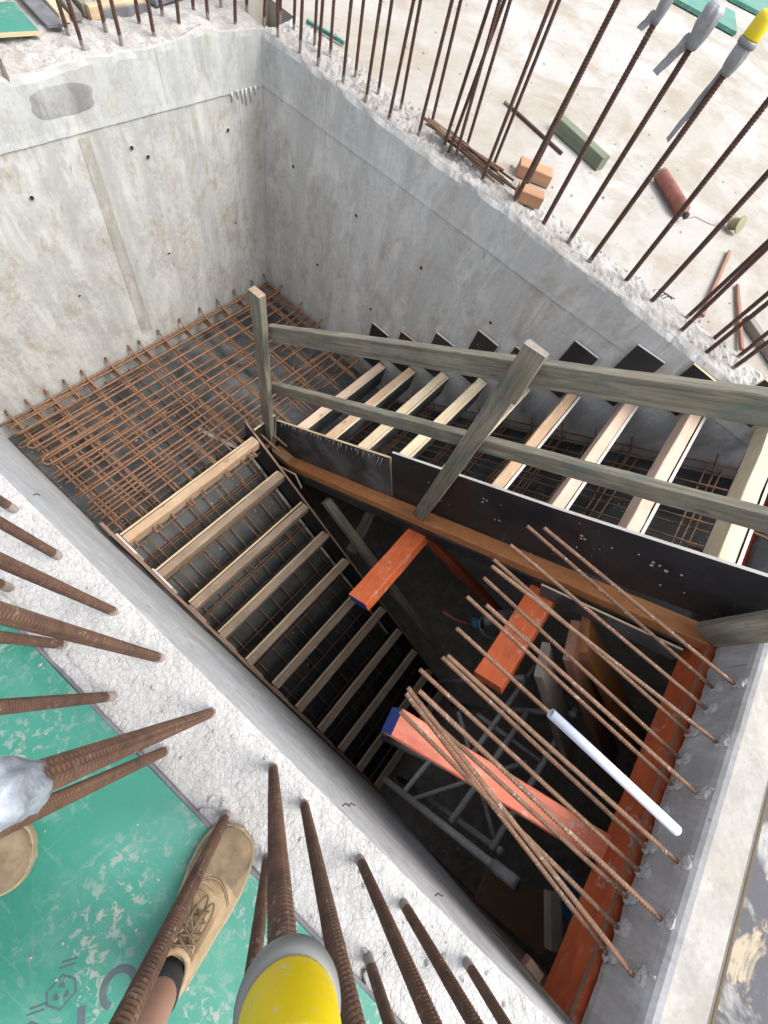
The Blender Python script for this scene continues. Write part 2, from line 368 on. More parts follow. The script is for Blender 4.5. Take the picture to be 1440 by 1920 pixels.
def plate(name, poly, org, U, V, th, face, edge, parent=None):
    """extruded polygon: outline in the U, V plane, thickness along U x V"""
    U = Vector(U).normalized(); V = Vector(V); V = (V - U * V.dot(U)).normalized(); N = U.cross(V)
    n = len(poly); v = [(p[0], p[1], 0) for p in poly] + [(p[0], p[1], th) for p in poly]
    area = sum(poly[i][0]*poly[(i+1) % n][1] - poly[(i+1) % n][0]*poly[i][1] for i in range(n))
    if area < 0: v = [(p[0], p[1], 0) for p in reversed(poly)] + [(p[0], p[1], th) for p in reversed(poly)]
    f = [tuple(reversed(range(n))), tuple(range(n, 2*n))] + [(i, (i+1) % n, n+(i+1) % n, n+i) for i in range(n)]
    me = mesh('plate', v, f, [0, 0] + [1] * n)
    m = Matrix.Identity(4)
    for k in range(3): m[k][0] = U[k]; m[k][1] = V[k]; m[k][2] = N[k]
    m.translation = Vector(org); return link(name, me, [face, edge], parent, m)
def tube_geo(path, r, sides=8, caps=True):
    path = [Vector(p) for p in path]; v, f = [], []; up = Vector((0.13, 0.21, 1)).normalized()
    for i, p in enumerate(path):
        d = (path[min(i+1, len(path)-1)] - path[max(i-1, 0)]).normalized()
        a = d.cross(up)
        if a.length < 0.05: a = d.cross(Vector((1, 0, 0)))
        a.normalize(); b = d.cross(a)
        rr = r[i] if isinstance(r, (list, tuple)) else r
        for k in range(sides):
            t = 2*math.pi*k/sides; v.append(p + a*math.cos(t)*rr + b*math.sin(t)*rr)
    for i in range(len(path)-1):
        for k in range(sides):
            k2 = (k+1) % sides; f.append((i*sides+k, i*sides+k2, (i+1)*sides+k2, (i+1)*sides+k))
    if caps:
        f.append(tuple(reversed(range(sides)))); n = (len(path)-1)*sides; f.append(tuple(range(n, n+sides)))
    return v, f
def tube(name, path, r, mat, parent=None, sides=8):
    v, f = tube_geo(path, r, sides); return link(name, mesh(name, v, f, None, True), mat, parent)
def lathe(prof, n=24):
    v, f = [], []
    for (r, z) in prof:
        for k in range(n): t = 2*math.pi*k/n; v.append((r*math.cos(t), r*math.sin(t), z))
    for i in range(len(prof)-1):
        for k in range(n): k2 = (k+1) % n; f.append((i*n+k, i*n+k2, (i+1)*n+k2, (i+1)*n+k))
    f.append(tuple(reversed(range(n)))); f.append(tuple(range((len(prof)-1)*n, len(prof)*n)))
    return v, f
_rb = {}
def rebar_mesh(L, r, mat, pitch=0.011, sides=12, per=4):
    amp = 0.24 if mat == 'rust_near' else 0.20
    if mat == 'rust_near': pitch = 0.0085
    key = (round(L, 2), round(r, 4), mat)
    if key in _rb: return _rb[key]
    n = int(L / pitch * per); v, f = [], []
    for i in range(n + 1):
        x = L * i / n
        for k in range(sides):
            t = 2*math.pi*k/sides
            ph = (x / pitch + 0.55 * abs(math.sin(t)) * 1.6) % 1.0
            rib = max(0.0, 1 - abs(ph - 0.5) * 3.2)
            lon = 0.09 if k in (0, sides // 2) else 0.0
            rr = r * (0.90 + amp * rib * min(1, abs(math.sin(t)) * 1.6) + lon)
            if i in (0, n): rr = r * 0.9
            v.append((x, rr*math.cos(t), rr*math.sin(t)))
    for i in range(n):
        for k in range(sides):
            k2 = (k+1) % sides; f.append((i*sides+k, i*sides+k2, (i+1)*sides+k2, (i+1)*sides+k))
    f.append(tuple(reversed(range(sides)))); f.append(tuple(range(n*sides, n*sides+sides)))
    me = mesh('rebar', v, f, None, False); me.materials.append(MAT[mat]); _rb[key] = me; return me
def rebar(name, p0, p1, r, mat, parent=None):
    mw, L = frame(p0, p1); L2 = round(L, 2)
    me = rebar_mesh(L2, r, mat)
    return link(name, me, None, parent, mw @ Matrix.Rotation(random.uniform(0, 6.28), 4, 'X'))
def bar_mesh(L, r, mat, sides=7):
    key = ('b', round(L, 2), r, mat)
    if key not in _rb:
        n = max(3, int(L / 0.25))
        v, f = tube_geo([(L*i/n, 0, 0) for i in range(n+1)], r, sides)
        me = mesh('bar', v, f, None, True); me.materials.append(MAT[mat]); _rb[key] = me
    return _rb[key]
def bar(name, p0, p1, r, mat, parent=None):
    mw, L = frame(p0, p1); return link(name, bar_mesh(round(L, 2), r, mat), None, parent, mw)
def nz(x, y=0.0, z=0.0, s=1.0): return noise.noise(Vector((x*s, y*s, z*s)))
def fb(x, y=0.0, z=0.0, s=1.0, o=4): return noise.fractal(Vector((x*s, y*s, z*s)), 0.9, 2.1, o)
def interp(tab, x):
    if x <= tab[0][0]: return tab[0][1]
    for (a, b), (c, d) in zip(tab, tab[1:]):
        if x <= c: return b + (d - b) * (x - a) / (c - a)
    return tab[-1][1]
def box_geo(x0, x1, y0, y1, z0, z1, v, f):
    n = len(v); v += [(x0, y0, z0), (x1, y0, z0), (x1, y1, z0), (x0, y1, z0), (x0, y0, z1), (x1, y0, z1), (x1, y1, z1), (x0, y1, z1)]
    f += [tuple(n + i for i in q) for q in ((3, 2, 1, 0), (4, 5, 6, 7), (0, 1, 5, 4), (1, 2, 6, 5), (2, 3, 7, 6), (3, 0, 4, 7))]
ORD = ['first', 'second', 'third', 'fourth', 'fifth', 'sixth', 'seventh', 'eighth', 'ninth', 'tenth', 'eleventh', 'twelfth', 'thirteenth',
       'fourteenth', 'fifteenth', 'sixteenth', 'seventeenth', 'eighteenth', 'nineteenth', 'twentieth', 'twenty-first', 'twenty-second']

# ------------------------------------------------------------------ setting: slab and lower floor
XA, YB, YC, XD = -2.70, 2.50, -0.10, 1.27
v, f = [], []
for (a, b, c, d) in ((-10, -2.95, -4, 18), (-2.95, 10, 2.79, 18), (1.425, 10, -4, 2.79), (-2.95, 1.425, -4, -0.335)):
    box_geo(a, b, c, d, -0.2, 0.0, v, f)
tag(link('slab', mesh('slab', v, f), 'slab'), kind='structure')
v, f = [], []; box_geo(-3.2, 7, -0.6, 3.2, -4.0, -3.85, v, f)
tag(link('lower_floor', mesh('lower_floor', v, f), 'dark_floor'), kind='structure')
v, f = [], []; box_geo(6.0, 6.2, -0.3, 2.8, -3.84, -0.21, v, f)  # unseen end wall, added to keep sky light out of the space below
tag(link('sky_block_wall', mesh('sky_block_wall', v, f), 'dark_floor'), kind='structure')

# ---- wall at the back (left in the photo), two lifts
def prof_wall(name, mats, parent, along, face, back, topf, jointf, s0, s1, step, edgen, toprough):
    """upper lift of a wall: front face, ragged top edge and rough top, swept along the wall"""
    n = int((s1 - s0) / step); rows = []; depth = abs(back - face); sg = 1 if back > face else -1
    NT_ = 11
    for i in range(n + 1):
        s = s0 + (s1 - s0) * i / n; zt = topf(s) + 0.005 * fb(s, 1.7, 0, 9) + 0.005 * nz(s, 3.3, 0, 45)
        zj = jointf(s) + 0.002 * fb(s, 9.1, 0, 7) + 0.004 * nz(s, 5.3, 0, 60)
        pr = [(face + sg*0.02, zj + 0.004), (face - sg*0.002 + sg*0.0, zj), (face, zj + 0.03), (face, zj + (zt - zj)*0.5), (face, zt - 0.03)]
        eo = edgen * max(0, fb(s, 2.2, 0, 6) + 0.25) * 0.5
        pr.append((face + sg*eo, zt - 0.006)); pr.append((face + sg*(eo + 0.008), zt))
        for k in range(1, NT_ + 1):
            d = eo + 0.008 + (depth - eo - 0.008) * k / NT_
            w = 1 - (k / NT_) ** 2
            z = zt * w + 0.008 * (1 - w) + toprough * fb(s, d, 0, 14) * (0.35 + 0.65 * w) + toprough * 0.5 * fb(s, d, 4, 40)
            pr.append((face + sg*d, z))
        pr.append((back, -0.1)); rows.append((s, pr))
    v, f, mi = [], [], []; m = len(rows[0][1])
    for s, pr in rows:
        for (d, z) in pr: v.append((d, s, z) if along == 'y' else (s, d, z))
    for i in range(n):
        for k in range(m - 1):
            q = (i*m+k, i*m+k+1, (i+1)*m+k+1, (i+1)*m+k)
            f.append(q if (along == 'y') == (sg < 0) else tuple(reversed(q))); mi.append(0 if k < 5 else 1)
    f = [tuple(reversed(q)) for q in f]
    return link(name, mesh(name, v, f, mi), mats, parent)
wa = thing('concrete_wall', (XA, 1.2, -3.85), 'pale stained concrete wall at the back with a damp patch near its top', 'wall')
ATOP = [(-.4, -.03), (.95, -.028), (1.1, -.02), (1.36, 0.0), (1.76, -.008), (1.95, .015), (2.09, .035), (2.2, .006), (2.27, 0.0), (2.6, -.012)]
prof_wall('upper_lift', ['wall_a2', 'rough_b'], wa, 'y', XA + 0.001, XA - 0.262, lambda s: interp(ATOP, s), lambda s: -.275, -0.34, YB + .02, 0.02, 0.03, 0.015)
def rib_face(name, mat, parent, fn, nu, nv, flip=False):
    v = [fn(i / nu, j / nv) for i in range(nu + 1) for j in range(nv + 1)]
    f = [(i*(nv+1)+j, (i+1)*(nv+1)+j, (i+1)*(nv+1)+j+1, i*(nv+1)+j+1) for i in range(nu) for j in range(nv)]
    if flip: f = [tuple(reversed(q)) for q in f]
    return link(name, mesh(name, v, f, None, True), mat, parent)
v, f = [], []; box_geo(XA - .25, XA - .004, -.34, YB + .24, -3.85, -.12, v, f)
link('lower_lift', mesh('lower_lift', v, f), 'wall_a', wa)
# slightly proud strip left by the gap between two shutters
v, f = [], []
for i in range(31):
    z = -.30 - 1.32 * i / 30
    for (y, x) in ((1.208 - .047*i/30, -.0045), (1.214 - .047*i/30, -.0010), (1.266 - .012*i/30, -.0010), (1.272 - .012*i/30, -.0045)):
        v.append((XA + x + 0.0006 * nz(z, y, 0, 20), y + .0015 * nz(z, y, 2, 14), z))
for i in range(30):
    for k in range(3): f.append((i*4+k, (i+1)*4+k, (i+1)*4+k+1, i*4+k+1))
link('shutter_strip', mesh('shutter_strip', v, f), 'strip', wa)
def blob_outline(cu, cv, ru, rv, n=36, amp=0.12, seed=0.0):
    out = []
    for k in range(n):
        t = 2*math.pi*k/n; c, s = math.cos(t), math.sin(t)
        q = 1.0 / max(abs(c)**4 + abs(s)**4, 1e-6) ** 0.25; q *= 1 + amp * nz(c*1.3 + seed, s*1.3, seed, 1.7)
        out.append((cu + ru*c*q, cv + rv*s*q))
    return out
def patch(name, outline, fn, h, mat, parent, N):
    """thin trowelled patch with a feathered rim"""
    n = len(outline); cu = sum(p[0] for p in outline)/n; cv = sum(p[1] for p in outline)/n; v, f = [], []
    for (sc, hh) in ((1.0, 0.0008), (0.95, h), (0.6, h*1.1), (0.2, h)):
        for (a, b) in outline: v.append(Vector(fn(cu + (a-cu)*sc, cv + (b-cv)*sc)) + Vector(N) * hh)
    for r_ in range(3):
        for k in range(n): k2 = (k+1) % n; f.append((r_*n+k, r_*n+k2, (r_+1)*n+k2, (r_+1)*n+k))
    f.append(tuple(range(3*n, 4*n)))
    return link(name, mesh(name, v, f, None, True), mat, parent)
patch('damp_patch', blob_outline(1.205, -.135, .155, .058, seed=1.3), lambda a, b: (XA + .0015, a, b), .0012, 'patch', wa, (1, 0, 0))
def tie_hole(parent, p, N, r=0.013):
    v, f = [], []; N = Vector(N); U = N.cross(Vector((0, 0, 1))).normalized(); W = Vector((0, 0, 1))
    n = 14
    for (rr, h) in ((1.35, 0.0006), (1.1, .003), (1.0, .003), (0.92, .0012)):
        for k in range(n): t = 2*math.pi*k/n; v.append(Vector(p) + (U*math.cos(t) + W*math.sin(t))*r*rr + N*h)
    mi = []
    for q in range(3):
        for k in range(n): k2 = (k+1) % n; f.append((q*n+k, q*n+k2, (q+1)*n+k2, (q+1)*n+k)); mi.append(0 if q < 2 else 1)
    f.append(tuple(range(3*n, 4*n))); mi.append(1)
    return link('tie_hole', mesh('tie_hole', v, f, mi), ['wall_a', 'hole'], parent)
for y, z in ((1.576, -.467), (2.185, -.458), (.864, -.486), (1.49, -.40), (2.18, -1.07), (1.56, -1.08), (.86, -1.1)):
    tie_hole(wa, (XA - .001, y, z), (1, 0, 0), 0.0115 if z > -.6 else .008)
# lime drips hanging under the joint near the corner
for k in range(6):
    y = 2.24 + .04 * k + random.uniform(-.01, .01); L = random.uniform(.04, .14)
    tube('lime_drip', [(XA + .003, y, -.268), (XA + .003, y + .002, -.268 - L*.5), (XA, y + .002, -.268 - L)], [.009, .005, .002], 'lime', wa, 8)

# ---- long wall on the far right
wb = thing('concrete_wall', (0, YB, -3.85), 'long shaded grey concrete wall behind the upper flight with chipped top edge', 'wall')
BTOP = [(-2.75, -.02), (-2.4, -.008), (-1.73, 0.0), (-1.29, .008), (-.8, .030), (-.42, .018), (0, .035), (.39, .034), (1.6, .035)]
BJ = [(-2.7, -.275), (-1.2, -.225), (-.3, -.20), (.4, -.17), (2, -.15)]
prof_wall('upper_lift', ['wall_b2', 'rough_b'], wb, 'x', YB - .001, YB + .295, lambda s: interp(BTOP, s), lambda s: interp(BJ, s), XA, 1.60, 0.02, 0.05, 0.017)
v, f = [], []; box_geo(XA - .004, 6.0, YB + .004, YB + .27, -3.85, -.10, v, f)
link('lower_lift', mesh('lower_lift', v, f), 'wall_b', wb)
for x, z in ((-2.407, -.599), (-1.796, -.586), (-1.188, -.582), (-.569, -.574), (.04, -.57), (-2.1, -1.17), (-1.5, -1.17)):
    tie_hole(wb, (x, YB + .001, z), (0, -1, 0), .0105)

for (par, p, q, ax) in ((wa, (XA + .001, 1.775, -.27), (XA + .001, 1.76, -.01), 0), (wa, (XA - .004, 2.30, -1.68), (XA - .004, 2.30, -.30), 0), (wb, (-1.55, YB + .004, -1.7), (-1.56, YB + .004, -.27), 1),
                          (wb, (-.33, YB + .004, -1.0), (-.34, YB + .004, -.22), 1), (wb, (-2.15, YB - .001, -.27), (-2.15, YB - .001, -.01), 1), (wb, (.33, YB - .001, -.17), (.335, YB - .001, .02), 1)):
    timber('shutter_fin', p, q, .004, .004, 'wall_a' if ax == 0 else 'wall_b', par, (1, 0, 0), .001, .0007)

# ---- near wall under the camera
wc = thing('concrete_wall', (0, YC, -3.85), 'near concrete wall with rough pitted white top beside the green deck', 'wall')
NX, prof = 240, []
v, f, mi = [], [], []
def yc(z): return YC + 0.024 * (-z)
ty = [YC, YC - .004] + [YC - .012 - (.222) * k / 16 for k in range(17)]
for i in range(NX + 1):
    x = -2.72 + (1.43 + 2.72) * i / NX
    for z in (-3.85, -2.4, -1.2, -.5, -.12, -.02): v.append((x, yc(z) + .0015 * nz(x, z, 0, 3), z))
    for k, y in enumerate(ty):
        e = 0 if k == 0 else 1
        z = (-.003 if k == 0 else 0.0) + e * (.0035 * fb(x, y, 0, 18) + .002 * fb(x, y, 7, 60)); v.append((x, y + (.0025 * nz(x, 8, 0, 30) if k < 2 else 0), z))
    v.append((x, YC - .236, -.15))
m = 6 + len(ty) + 1
for i in range(NX):
    for k in range(m - 1): f.append((i*m+k, (i+1)*m+k, (i+1)*m+k+1, i*m+k+1)); mi.append(0 if k < 6 else 1)
link('wall_body', mesh('wall_body', v, f, mi), ['wall_c', 'rough'], wc)
v, f = [], []; box_geo(1.27, 6.0, -.33, -.08, -3.85, -.21, v, f); link('wall_extension', mesh('wall_extension', v, f), 'dark_floor', wc)  # added run of wall under the slab, helps keep the room below dark
for x, z in ((.36, -.12), (.73, -.16), (-1.05, -.22), (.41, -.26)):      # bent nails left in the face
    tube('nail', [(x, yc(z) - .004, z), (x + .004, yc(z) + .010, z), (x + .018, yc(z) + .014, z + .006)], .0022, 'wire', wc, 6)

# ---- landing edge on the right, starter bars come out of its face
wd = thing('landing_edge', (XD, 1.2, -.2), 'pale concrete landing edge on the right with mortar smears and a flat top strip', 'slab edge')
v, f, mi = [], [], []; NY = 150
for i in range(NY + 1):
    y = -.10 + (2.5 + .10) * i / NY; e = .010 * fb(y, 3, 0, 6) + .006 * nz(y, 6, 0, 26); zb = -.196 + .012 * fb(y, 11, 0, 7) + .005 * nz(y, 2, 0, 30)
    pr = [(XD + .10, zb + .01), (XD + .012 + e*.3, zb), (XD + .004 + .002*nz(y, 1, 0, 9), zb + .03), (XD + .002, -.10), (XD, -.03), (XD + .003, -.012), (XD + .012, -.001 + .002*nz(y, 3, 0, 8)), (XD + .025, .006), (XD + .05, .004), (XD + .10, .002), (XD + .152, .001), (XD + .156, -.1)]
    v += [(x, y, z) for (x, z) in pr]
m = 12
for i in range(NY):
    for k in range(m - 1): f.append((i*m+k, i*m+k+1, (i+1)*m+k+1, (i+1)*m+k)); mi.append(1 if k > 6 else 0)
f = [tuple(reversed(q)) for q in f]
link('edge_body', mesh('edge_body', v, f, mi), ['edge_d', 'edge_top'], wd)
me = plate('spilt_sheet', [(0, 0), (1.2, 0), (1.2, 1.8), (0, 1.8)], (1.432, -.5, .001), (1, 0, 0), (0, 1, 0), .008, 'spill', 'ply_edge')
tag(me, 'black plywood sheet splashed with cream and grey cement at the right edge', 'plywood sheet')

# ------------------------------------------------------------------ landing: formwork floor
lf = thing('landing_form', (-2.1, 1.2, -1.9), 'dark film plywood floor of the landing under the steel mats', 'formwork')
for i, (x0, x1) in enumerate(((-2.695, -2.21), (-2.205, -1.62))):
    for j, (y0, y1) in enumerate(((-.05, .80), (.805, 1.66), (1.665, 2.49))):
        plate('form_sheet', [(0, 0), (x1-x0, 0), (x1-x0, y1-y0), (0, y1-y0)], (x0, y0, -1.905 + .002*((i+j) % 2)), (1, 0, 0), (0, 1, 0), .017, 'film_floor', 'ply_edge', lf)
plate('form_sheet', [(0, 0), (.45, 0), (.45, 1.09), (0, 1.09)], (-1.615, 1.40, -1.905), (1, 0, 0), (0, 1, 0), .017, 'film_floor', 'ply_edge', lf)
for k in range(46):   # crumbs of concrete and offcuts lying on the forms
    x, y = random.uniform(-2.66, -1.6), random.uniform(0, 2.45); s = random.uniform(.004, .013)
    vv = [(x + s*random.uniform(-1, 1), y + s*random.uniform(-1, 1), -1.888 + (s if q % 2 else 0)) for q in range(8)]
    bm = bmesh.new()
    for p in vv: bm.verts.new(p)
    bmesh.ops.convex_hull(bm, input=bm.verts); me = bpy.data.meshes.new('crumb'); bm.to_mesh(me); bm.free()
    link('concrete_crumb', me, 'mortar', lf)
timber('white_batten', (-1.90, .98, -1.882), (-1.42, 1.13, -1.875), .035, .012, 'ply_edge_pale', lf)

# ------------------------------------------------------------------ lower flight
LX0, LZ0, LS = -1.47, -1.67, -.632
def lsz(x): return -2.03 + LS * (x - LX0)
lower = thing('stair_form', (0, .6, -3.2), 'black plywood soffit form of the lower flight descending beside the near wall', 'formwork')
slope = Vector((1, 0, LS)).normalized()
for k, (xa, xb) in enumerate(((-1.70, -.72), (-.715, .27), (.275, 1.35))):
    plate('soffit_sheet', [(0, 0), ((xb-xa)/slope.x, 0), ((xb-xa)/slope.x, 1.19), (0, 1.19)], (xa, -.02, lsz(xa) - .017), slope, (0, 1, 0), .017, 'film_soffit', 'ply_edge', lower)
# inner side form
xs0, xs1 = -1.56, 1.42
tz = lambda x: LZ0 + .03 + LS * (x - LX0)
plate('side_board', [(0, 0), (xs1-xs0, (xs1-xs0)*LS), (xs1-xs0, (xs1-xs0)*LS - .42), (.0, -.42)], (xs0, 1.195, tz(xs0)), (1, 0, 0), (0, 0, 1), .017, 'film', 'brown_edge', lower)
timber('chamfer_strip', (-1.60, 1.150, lsz(-1.60) + .012), (.55, 1.150, lsz(.55) + .012), .020, .018, 'ply_edge_pale', lower)
timber('wall_board', (-1.58, -.022, tz(-1.58) - .025), (1.40, -.008, tz(1.40) - .025), .022, .22, 'brown_edge', lower)
for i in range(11):
    x, z = LX0 + .28*i, LZ0 - .177*i
    o = thing('riser_board', (x, .6, z - .18), '%s timber riser board of the lower flight, counted down from the landing' % ORD[i], 'riser board', 'riser boards of the lower flight')
    dy = random.uniform(-.006, .006); dx = random.uniform(-.006, .006)
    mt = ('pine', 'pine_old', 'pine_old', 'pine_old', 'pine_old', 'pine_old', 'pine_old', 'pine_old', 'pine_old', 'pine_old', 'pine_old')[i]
    timber('batten', (x + .049, .008 + dy, z - .048), (x + .049 + dx, 1.170, z - .048), .062, .092, mt, o)
    plate('riser_sheet', [(0, 0), (1.155, 0), (1.155, .185), (0, .185)], (x + .001, .008 + dy, z - .182), (0, 1, 0), (0, 0, 1), .015, 'film', 'ply_edge', o)
    c = thing('wall_cleat', (x, 0, z), '%s small cleat on the near wall end of the lower flight risers' % ORD[i], 'cleat', 'cleats along the near wall')
    wdt = .20 if i < 2 else .17
    plate('cleat_plate', [(0, 0), (wdt, 0), (wdt, .16), (0, .16)], (x - .015 if i < 2 else x + .03, .004, z - .155), (1, 0, 0), (0, 0, 1), .014, 'film_grey', 'ply_edge_pale' if i < 2 else 'pine_old', c)
# steel of the lower flight
lm = thing('rebar_mat', (0, .6, -2.9), 'brown steel mat lying in the lower flight under the riser boards', 'rebar mat')
for k in range(8):
    y = .05 + .148*k + random.uniform(-.02, .02); a, b = -1.75, 1.2
    bar('bar', (a, y, lsz(a) + .055), (b, y + random.uniform(-.02, .02), lsz(b) + .055), .0055, 'rust_dim', lm)
for k in range(15):
    x = -1.55 + .185*k + random.uniform(-.02, .02)
    for d in ((0, .018) if k < 5 else (0,)):
        bar('bar', (x + d, .0, lsz(x) + .066), (x + d + random.uniform(-.02, .02), 1.14, lsz(x) + .066), .0055, 'rust_dim' if k > 3 else 'rust_mesh', lm)
for k in range(5):
    y = .12 + .2*k; bar('bar', (-1.75, y, -1.80), (-.75, y + .01, -1.80 - .45), .0055, 'rust_mesh', lm)

# ------------------------------------------------------------------ upper flight
UX0, UZ0, UT, UH = -1.27, -1.57, .28, .20; US = .697
def usz(x): return -2.078 + US * (x - UX0)
upper = thing('stair_form', (0, 1.9, -1.2), 'black plywood soffit form of the upper flight climbing along the far wall', 'formwork')
sl = Vector((1, 0, US)).normalized()
for k, (xa, xb) in enumerate(((-1.30, -.45), (-.445, .40), (.405, 1.24))):
    plate('soffit_sheet', [(0, 0), ((xb-xa)/sl.x, 0), ((xb-xa)/sl.x, 1.20), (0, 1.20)], (xa, 1.295, usz(xa) - .017), sl, (0, 1, 0), .017, 'film_soffit', 'film', upper)
timber('joist', (-1.20, 1.325, usz(-1.20) - .062), (1.26, 1.325, usz(1.26) - .062), .05, .085, 'film', upper)
SB = thing('side_board', (-.4, 1.4, -1.6), 'long black plywood side board of the upper flight with white nail spots', 'side board')
z0 = lambda x: -1.634 + .690 * (x + 1.422)
plate('lower_sheet', [(-1.445, z0(-1.445)), (-.442, z0(-.442) + .012), (-.30, z0(-.30) - .45), (-1.445, z0(-1.445) - .46)], (0, 1.417, 0), (1, 0, 0), (0, 0, 1), .017, 'film_grey', 'ply_edge', SB)
plate('upper_sheet', [(-.447, z0(-.447) + .075), (.416, z0(.416) + .058), (1.26, z0(1.26) + .075), (1.26, z0(1.26) - .38), (.5, z0(.5) - .44), (-.298, z0(-.298) - .45)], (0, 1.420, 0), (1, 0, 0), (0, 0, 1), .017, 'film', 'ply_edge_pale', SB)
def spot(parent, x, z, r):
    vv, ff = lathe([(r, 0), (r*.9, .0012), (r*.4, .0015), (r*.3, .0006)], 10)
    mw = Matrix.Translation(Vector((x, 1.4025, z))) @ Matrix.Rotation(R(90), 4, 'X')
    link('nail_head', mesh('nail_head', vv, ff), 'mortar', parent, mw)
for (x, z, r) in ((.60, -.33, .008), (.622, -.335, .007), (.612, -.35, .006), (.86, -.16, .007), (.885, -.15, .006), (.87, -.18, .008), (.92, -.15, .009), (.80, -.18, .005), (.96, -.11, .006), (.72, -.26, .005),
                  (.15, -.62, .006), (.17, -.615, .006), (.16, -.65, .007), (-.15, -.86, .005), (-.12, -.88, .005), (.30, -.68, .007), (.28, -.70, .006), (.45, -.56, .005), (.98, -.24, .005), (.40, -.80, .004), (1.05, -.18, .004)):
    spot(SB, x, z, r)
for k in range(26):     # cement runs down from the top edge of the older sheet
    x = -1.38 + .036*k + random.uniform(-.01, .01); L = random.uniform(.02, .09) * (1.3 if k > 14 else .8); zt = z0(x) - random.uniform(0, .02)
    tube('cement_run', [(x, 1.3995, zt), (x + .004, 1.3992, zt - L*.5), (x + .002, 1.3998, zt - L)], [.0045, .003, .0012], 'mortar', SB, 5)
wl_ = timber('waler', (-1.21, 1.352, -1.985), (1.30, 1.352, -.236), .096, .070, 'lvl', None, (0, 0, 1), .004)
tag(wl_, 'long orange-brown timber bearer running along the foot of the black side board', 'timber beam')
tb = timber('timber_block', (-1.40, 1.35, -2.0), (-1.225, 1.352, -1.98), .085, .075, 'brick_wood'); tag(tb, 'short brown block between the first handrail post and the long bearer', 'timber block')
tb = timber('timber_block', (-1.455, 1.285, -1.93), (-1.43, 1.345, -1.90), .055, .05, 'brick_wood'); tag(tb, 'small reddish wedge at the foot of the leftmost handrail post', 'timber block')
cp = plate('corner_sheet', [(0, 0), (.34, .20), (.42, .06), (.30, -.13), (0, -.09)], (-1.42, 1.272, -2.10), (1, 0, 0), (0, 0, 1), .015, 'film_grey', 'ply_edge')
tag(cp, 'grey film plywood offcut below the short brown block at the landing corner', 'plywood sheet')
we = plate('end_sheet', [(0, 0), (.21, 0), (.21, .30), (0, .30)], (-1.475, 1.19, -1.90), (0, 1, 0), (0, 0, 1), .015, 'film', 'ply_edge')
tag(we, 'narrow black plywood end board closing the stairwell beside the leftmost post', 'plywood sheet')
CT = [-1.252, -1.114, -.903, -.662, -.574, -.293, -.083, -.001, .143]
PM = ['pine_pink', 'pine', 'pine_yellow', 'pine_yellow', 'pine', 'pine', 'pine_pink', 'pine_pink', 'pine_yellow']
for i in range(9):
    x, z = UX0 + UT*i, UZ0 + UH*i
    o = thing('riser_board', (x, 1.95, z - .2), '%s timber riser board of the upper flight, counted up from the landing' % ORD[i], 'riser board', 'riser boards of the upper flight')
    dx = random.uniform(-.006, .006); w = .062 if i < 8 else .075
    timber('batten', (x + w/2, 1.424, z - .048), (x + w/2 + dx, 2.478, z - .048), w, .092, PM[i], o, end=None)
    plate('riser_sheet', [(0, 0), (1.055, 0), (1.055, .21), (0, .21)], (x + w + .003, 1.424, z - .208), (0, 1, 0), (0, 0, 1), .016, 'film_grey' if i < 4 else 'film', 'ply_edge_pale' if i > 4 else 'pine_yellow', o)
    xc = -1.439 + .276*i; zt = CT[i]
    c = plate('wall_cleat', [(0, 0), (.176, 0), (.176, zt - z + .10), (0, zt - z + .10 + random.uniform(-.01, .012))], (xc, YB - .006, z - .10), (1, 0, 0), (0, 0, 1), .018, 'film', 'ply_edge_pale' if i in (0, 2, 3, 5, 6) else 'ply_edge')
    tag(c, '%s black plywood cleat standing up the far wall, counted up from the landing' % ORD[i], 'cleat', 'black cleats on the far wall')
um = thing('rebar_mat', (0, 1.95, -1.2), 'brown steel mat lying in the upper flight between the pale riser boards', 'rebar mat')
for k in range(7):
    y = 1.50 + .155*k + random.uniform(-.015, .015)
    bar('bar', (-1.5, y, usz(-1.28) + .06), (-1.1, y, usz(-1.1) + .075), .0055, 'rust_mesh', um)
    bar('bar', (-1.1, y, usz(-1.1) + .075), (1.18, y + random.uniform(-.02, .02), usz(1.18) + .075), .0055, 'rust_dim', um)
    bar('bar', (-.9, y + .03, usz(-.9) + .115), (1.16, y + .03 + random.uniform(-.02, .02), usz(1.16) + .115), .0055, 'rust_dim', um)
for k in range(12):
    x = -1.0 + .185*k
    for d in (0, .022, .05)[:2 + k % 2]:
        bar('bar', (x + d, 1.45, usz(x + d) + .088), (x + d + random.uniform(-.03, .03), 2.46, usz(x + d) + .088), .0055, 'rust_dim', um)
    tube('bent_bar', [(x + .03, 2.30, usz(x) + .09), (x + .03, 2.44, usz(x) + .09), (x + .0, 2.46, usz(x) + .13), (x - .05, 2.46, usz(x) + .19)], .0055, 'rust_dim', um, 7)
for k, y in enumerate((1.62, 1.86)):
    rebar('bar', (.95, y, -.16), (1.34, y + .02, -.03), .007, 'rust_edge', um)

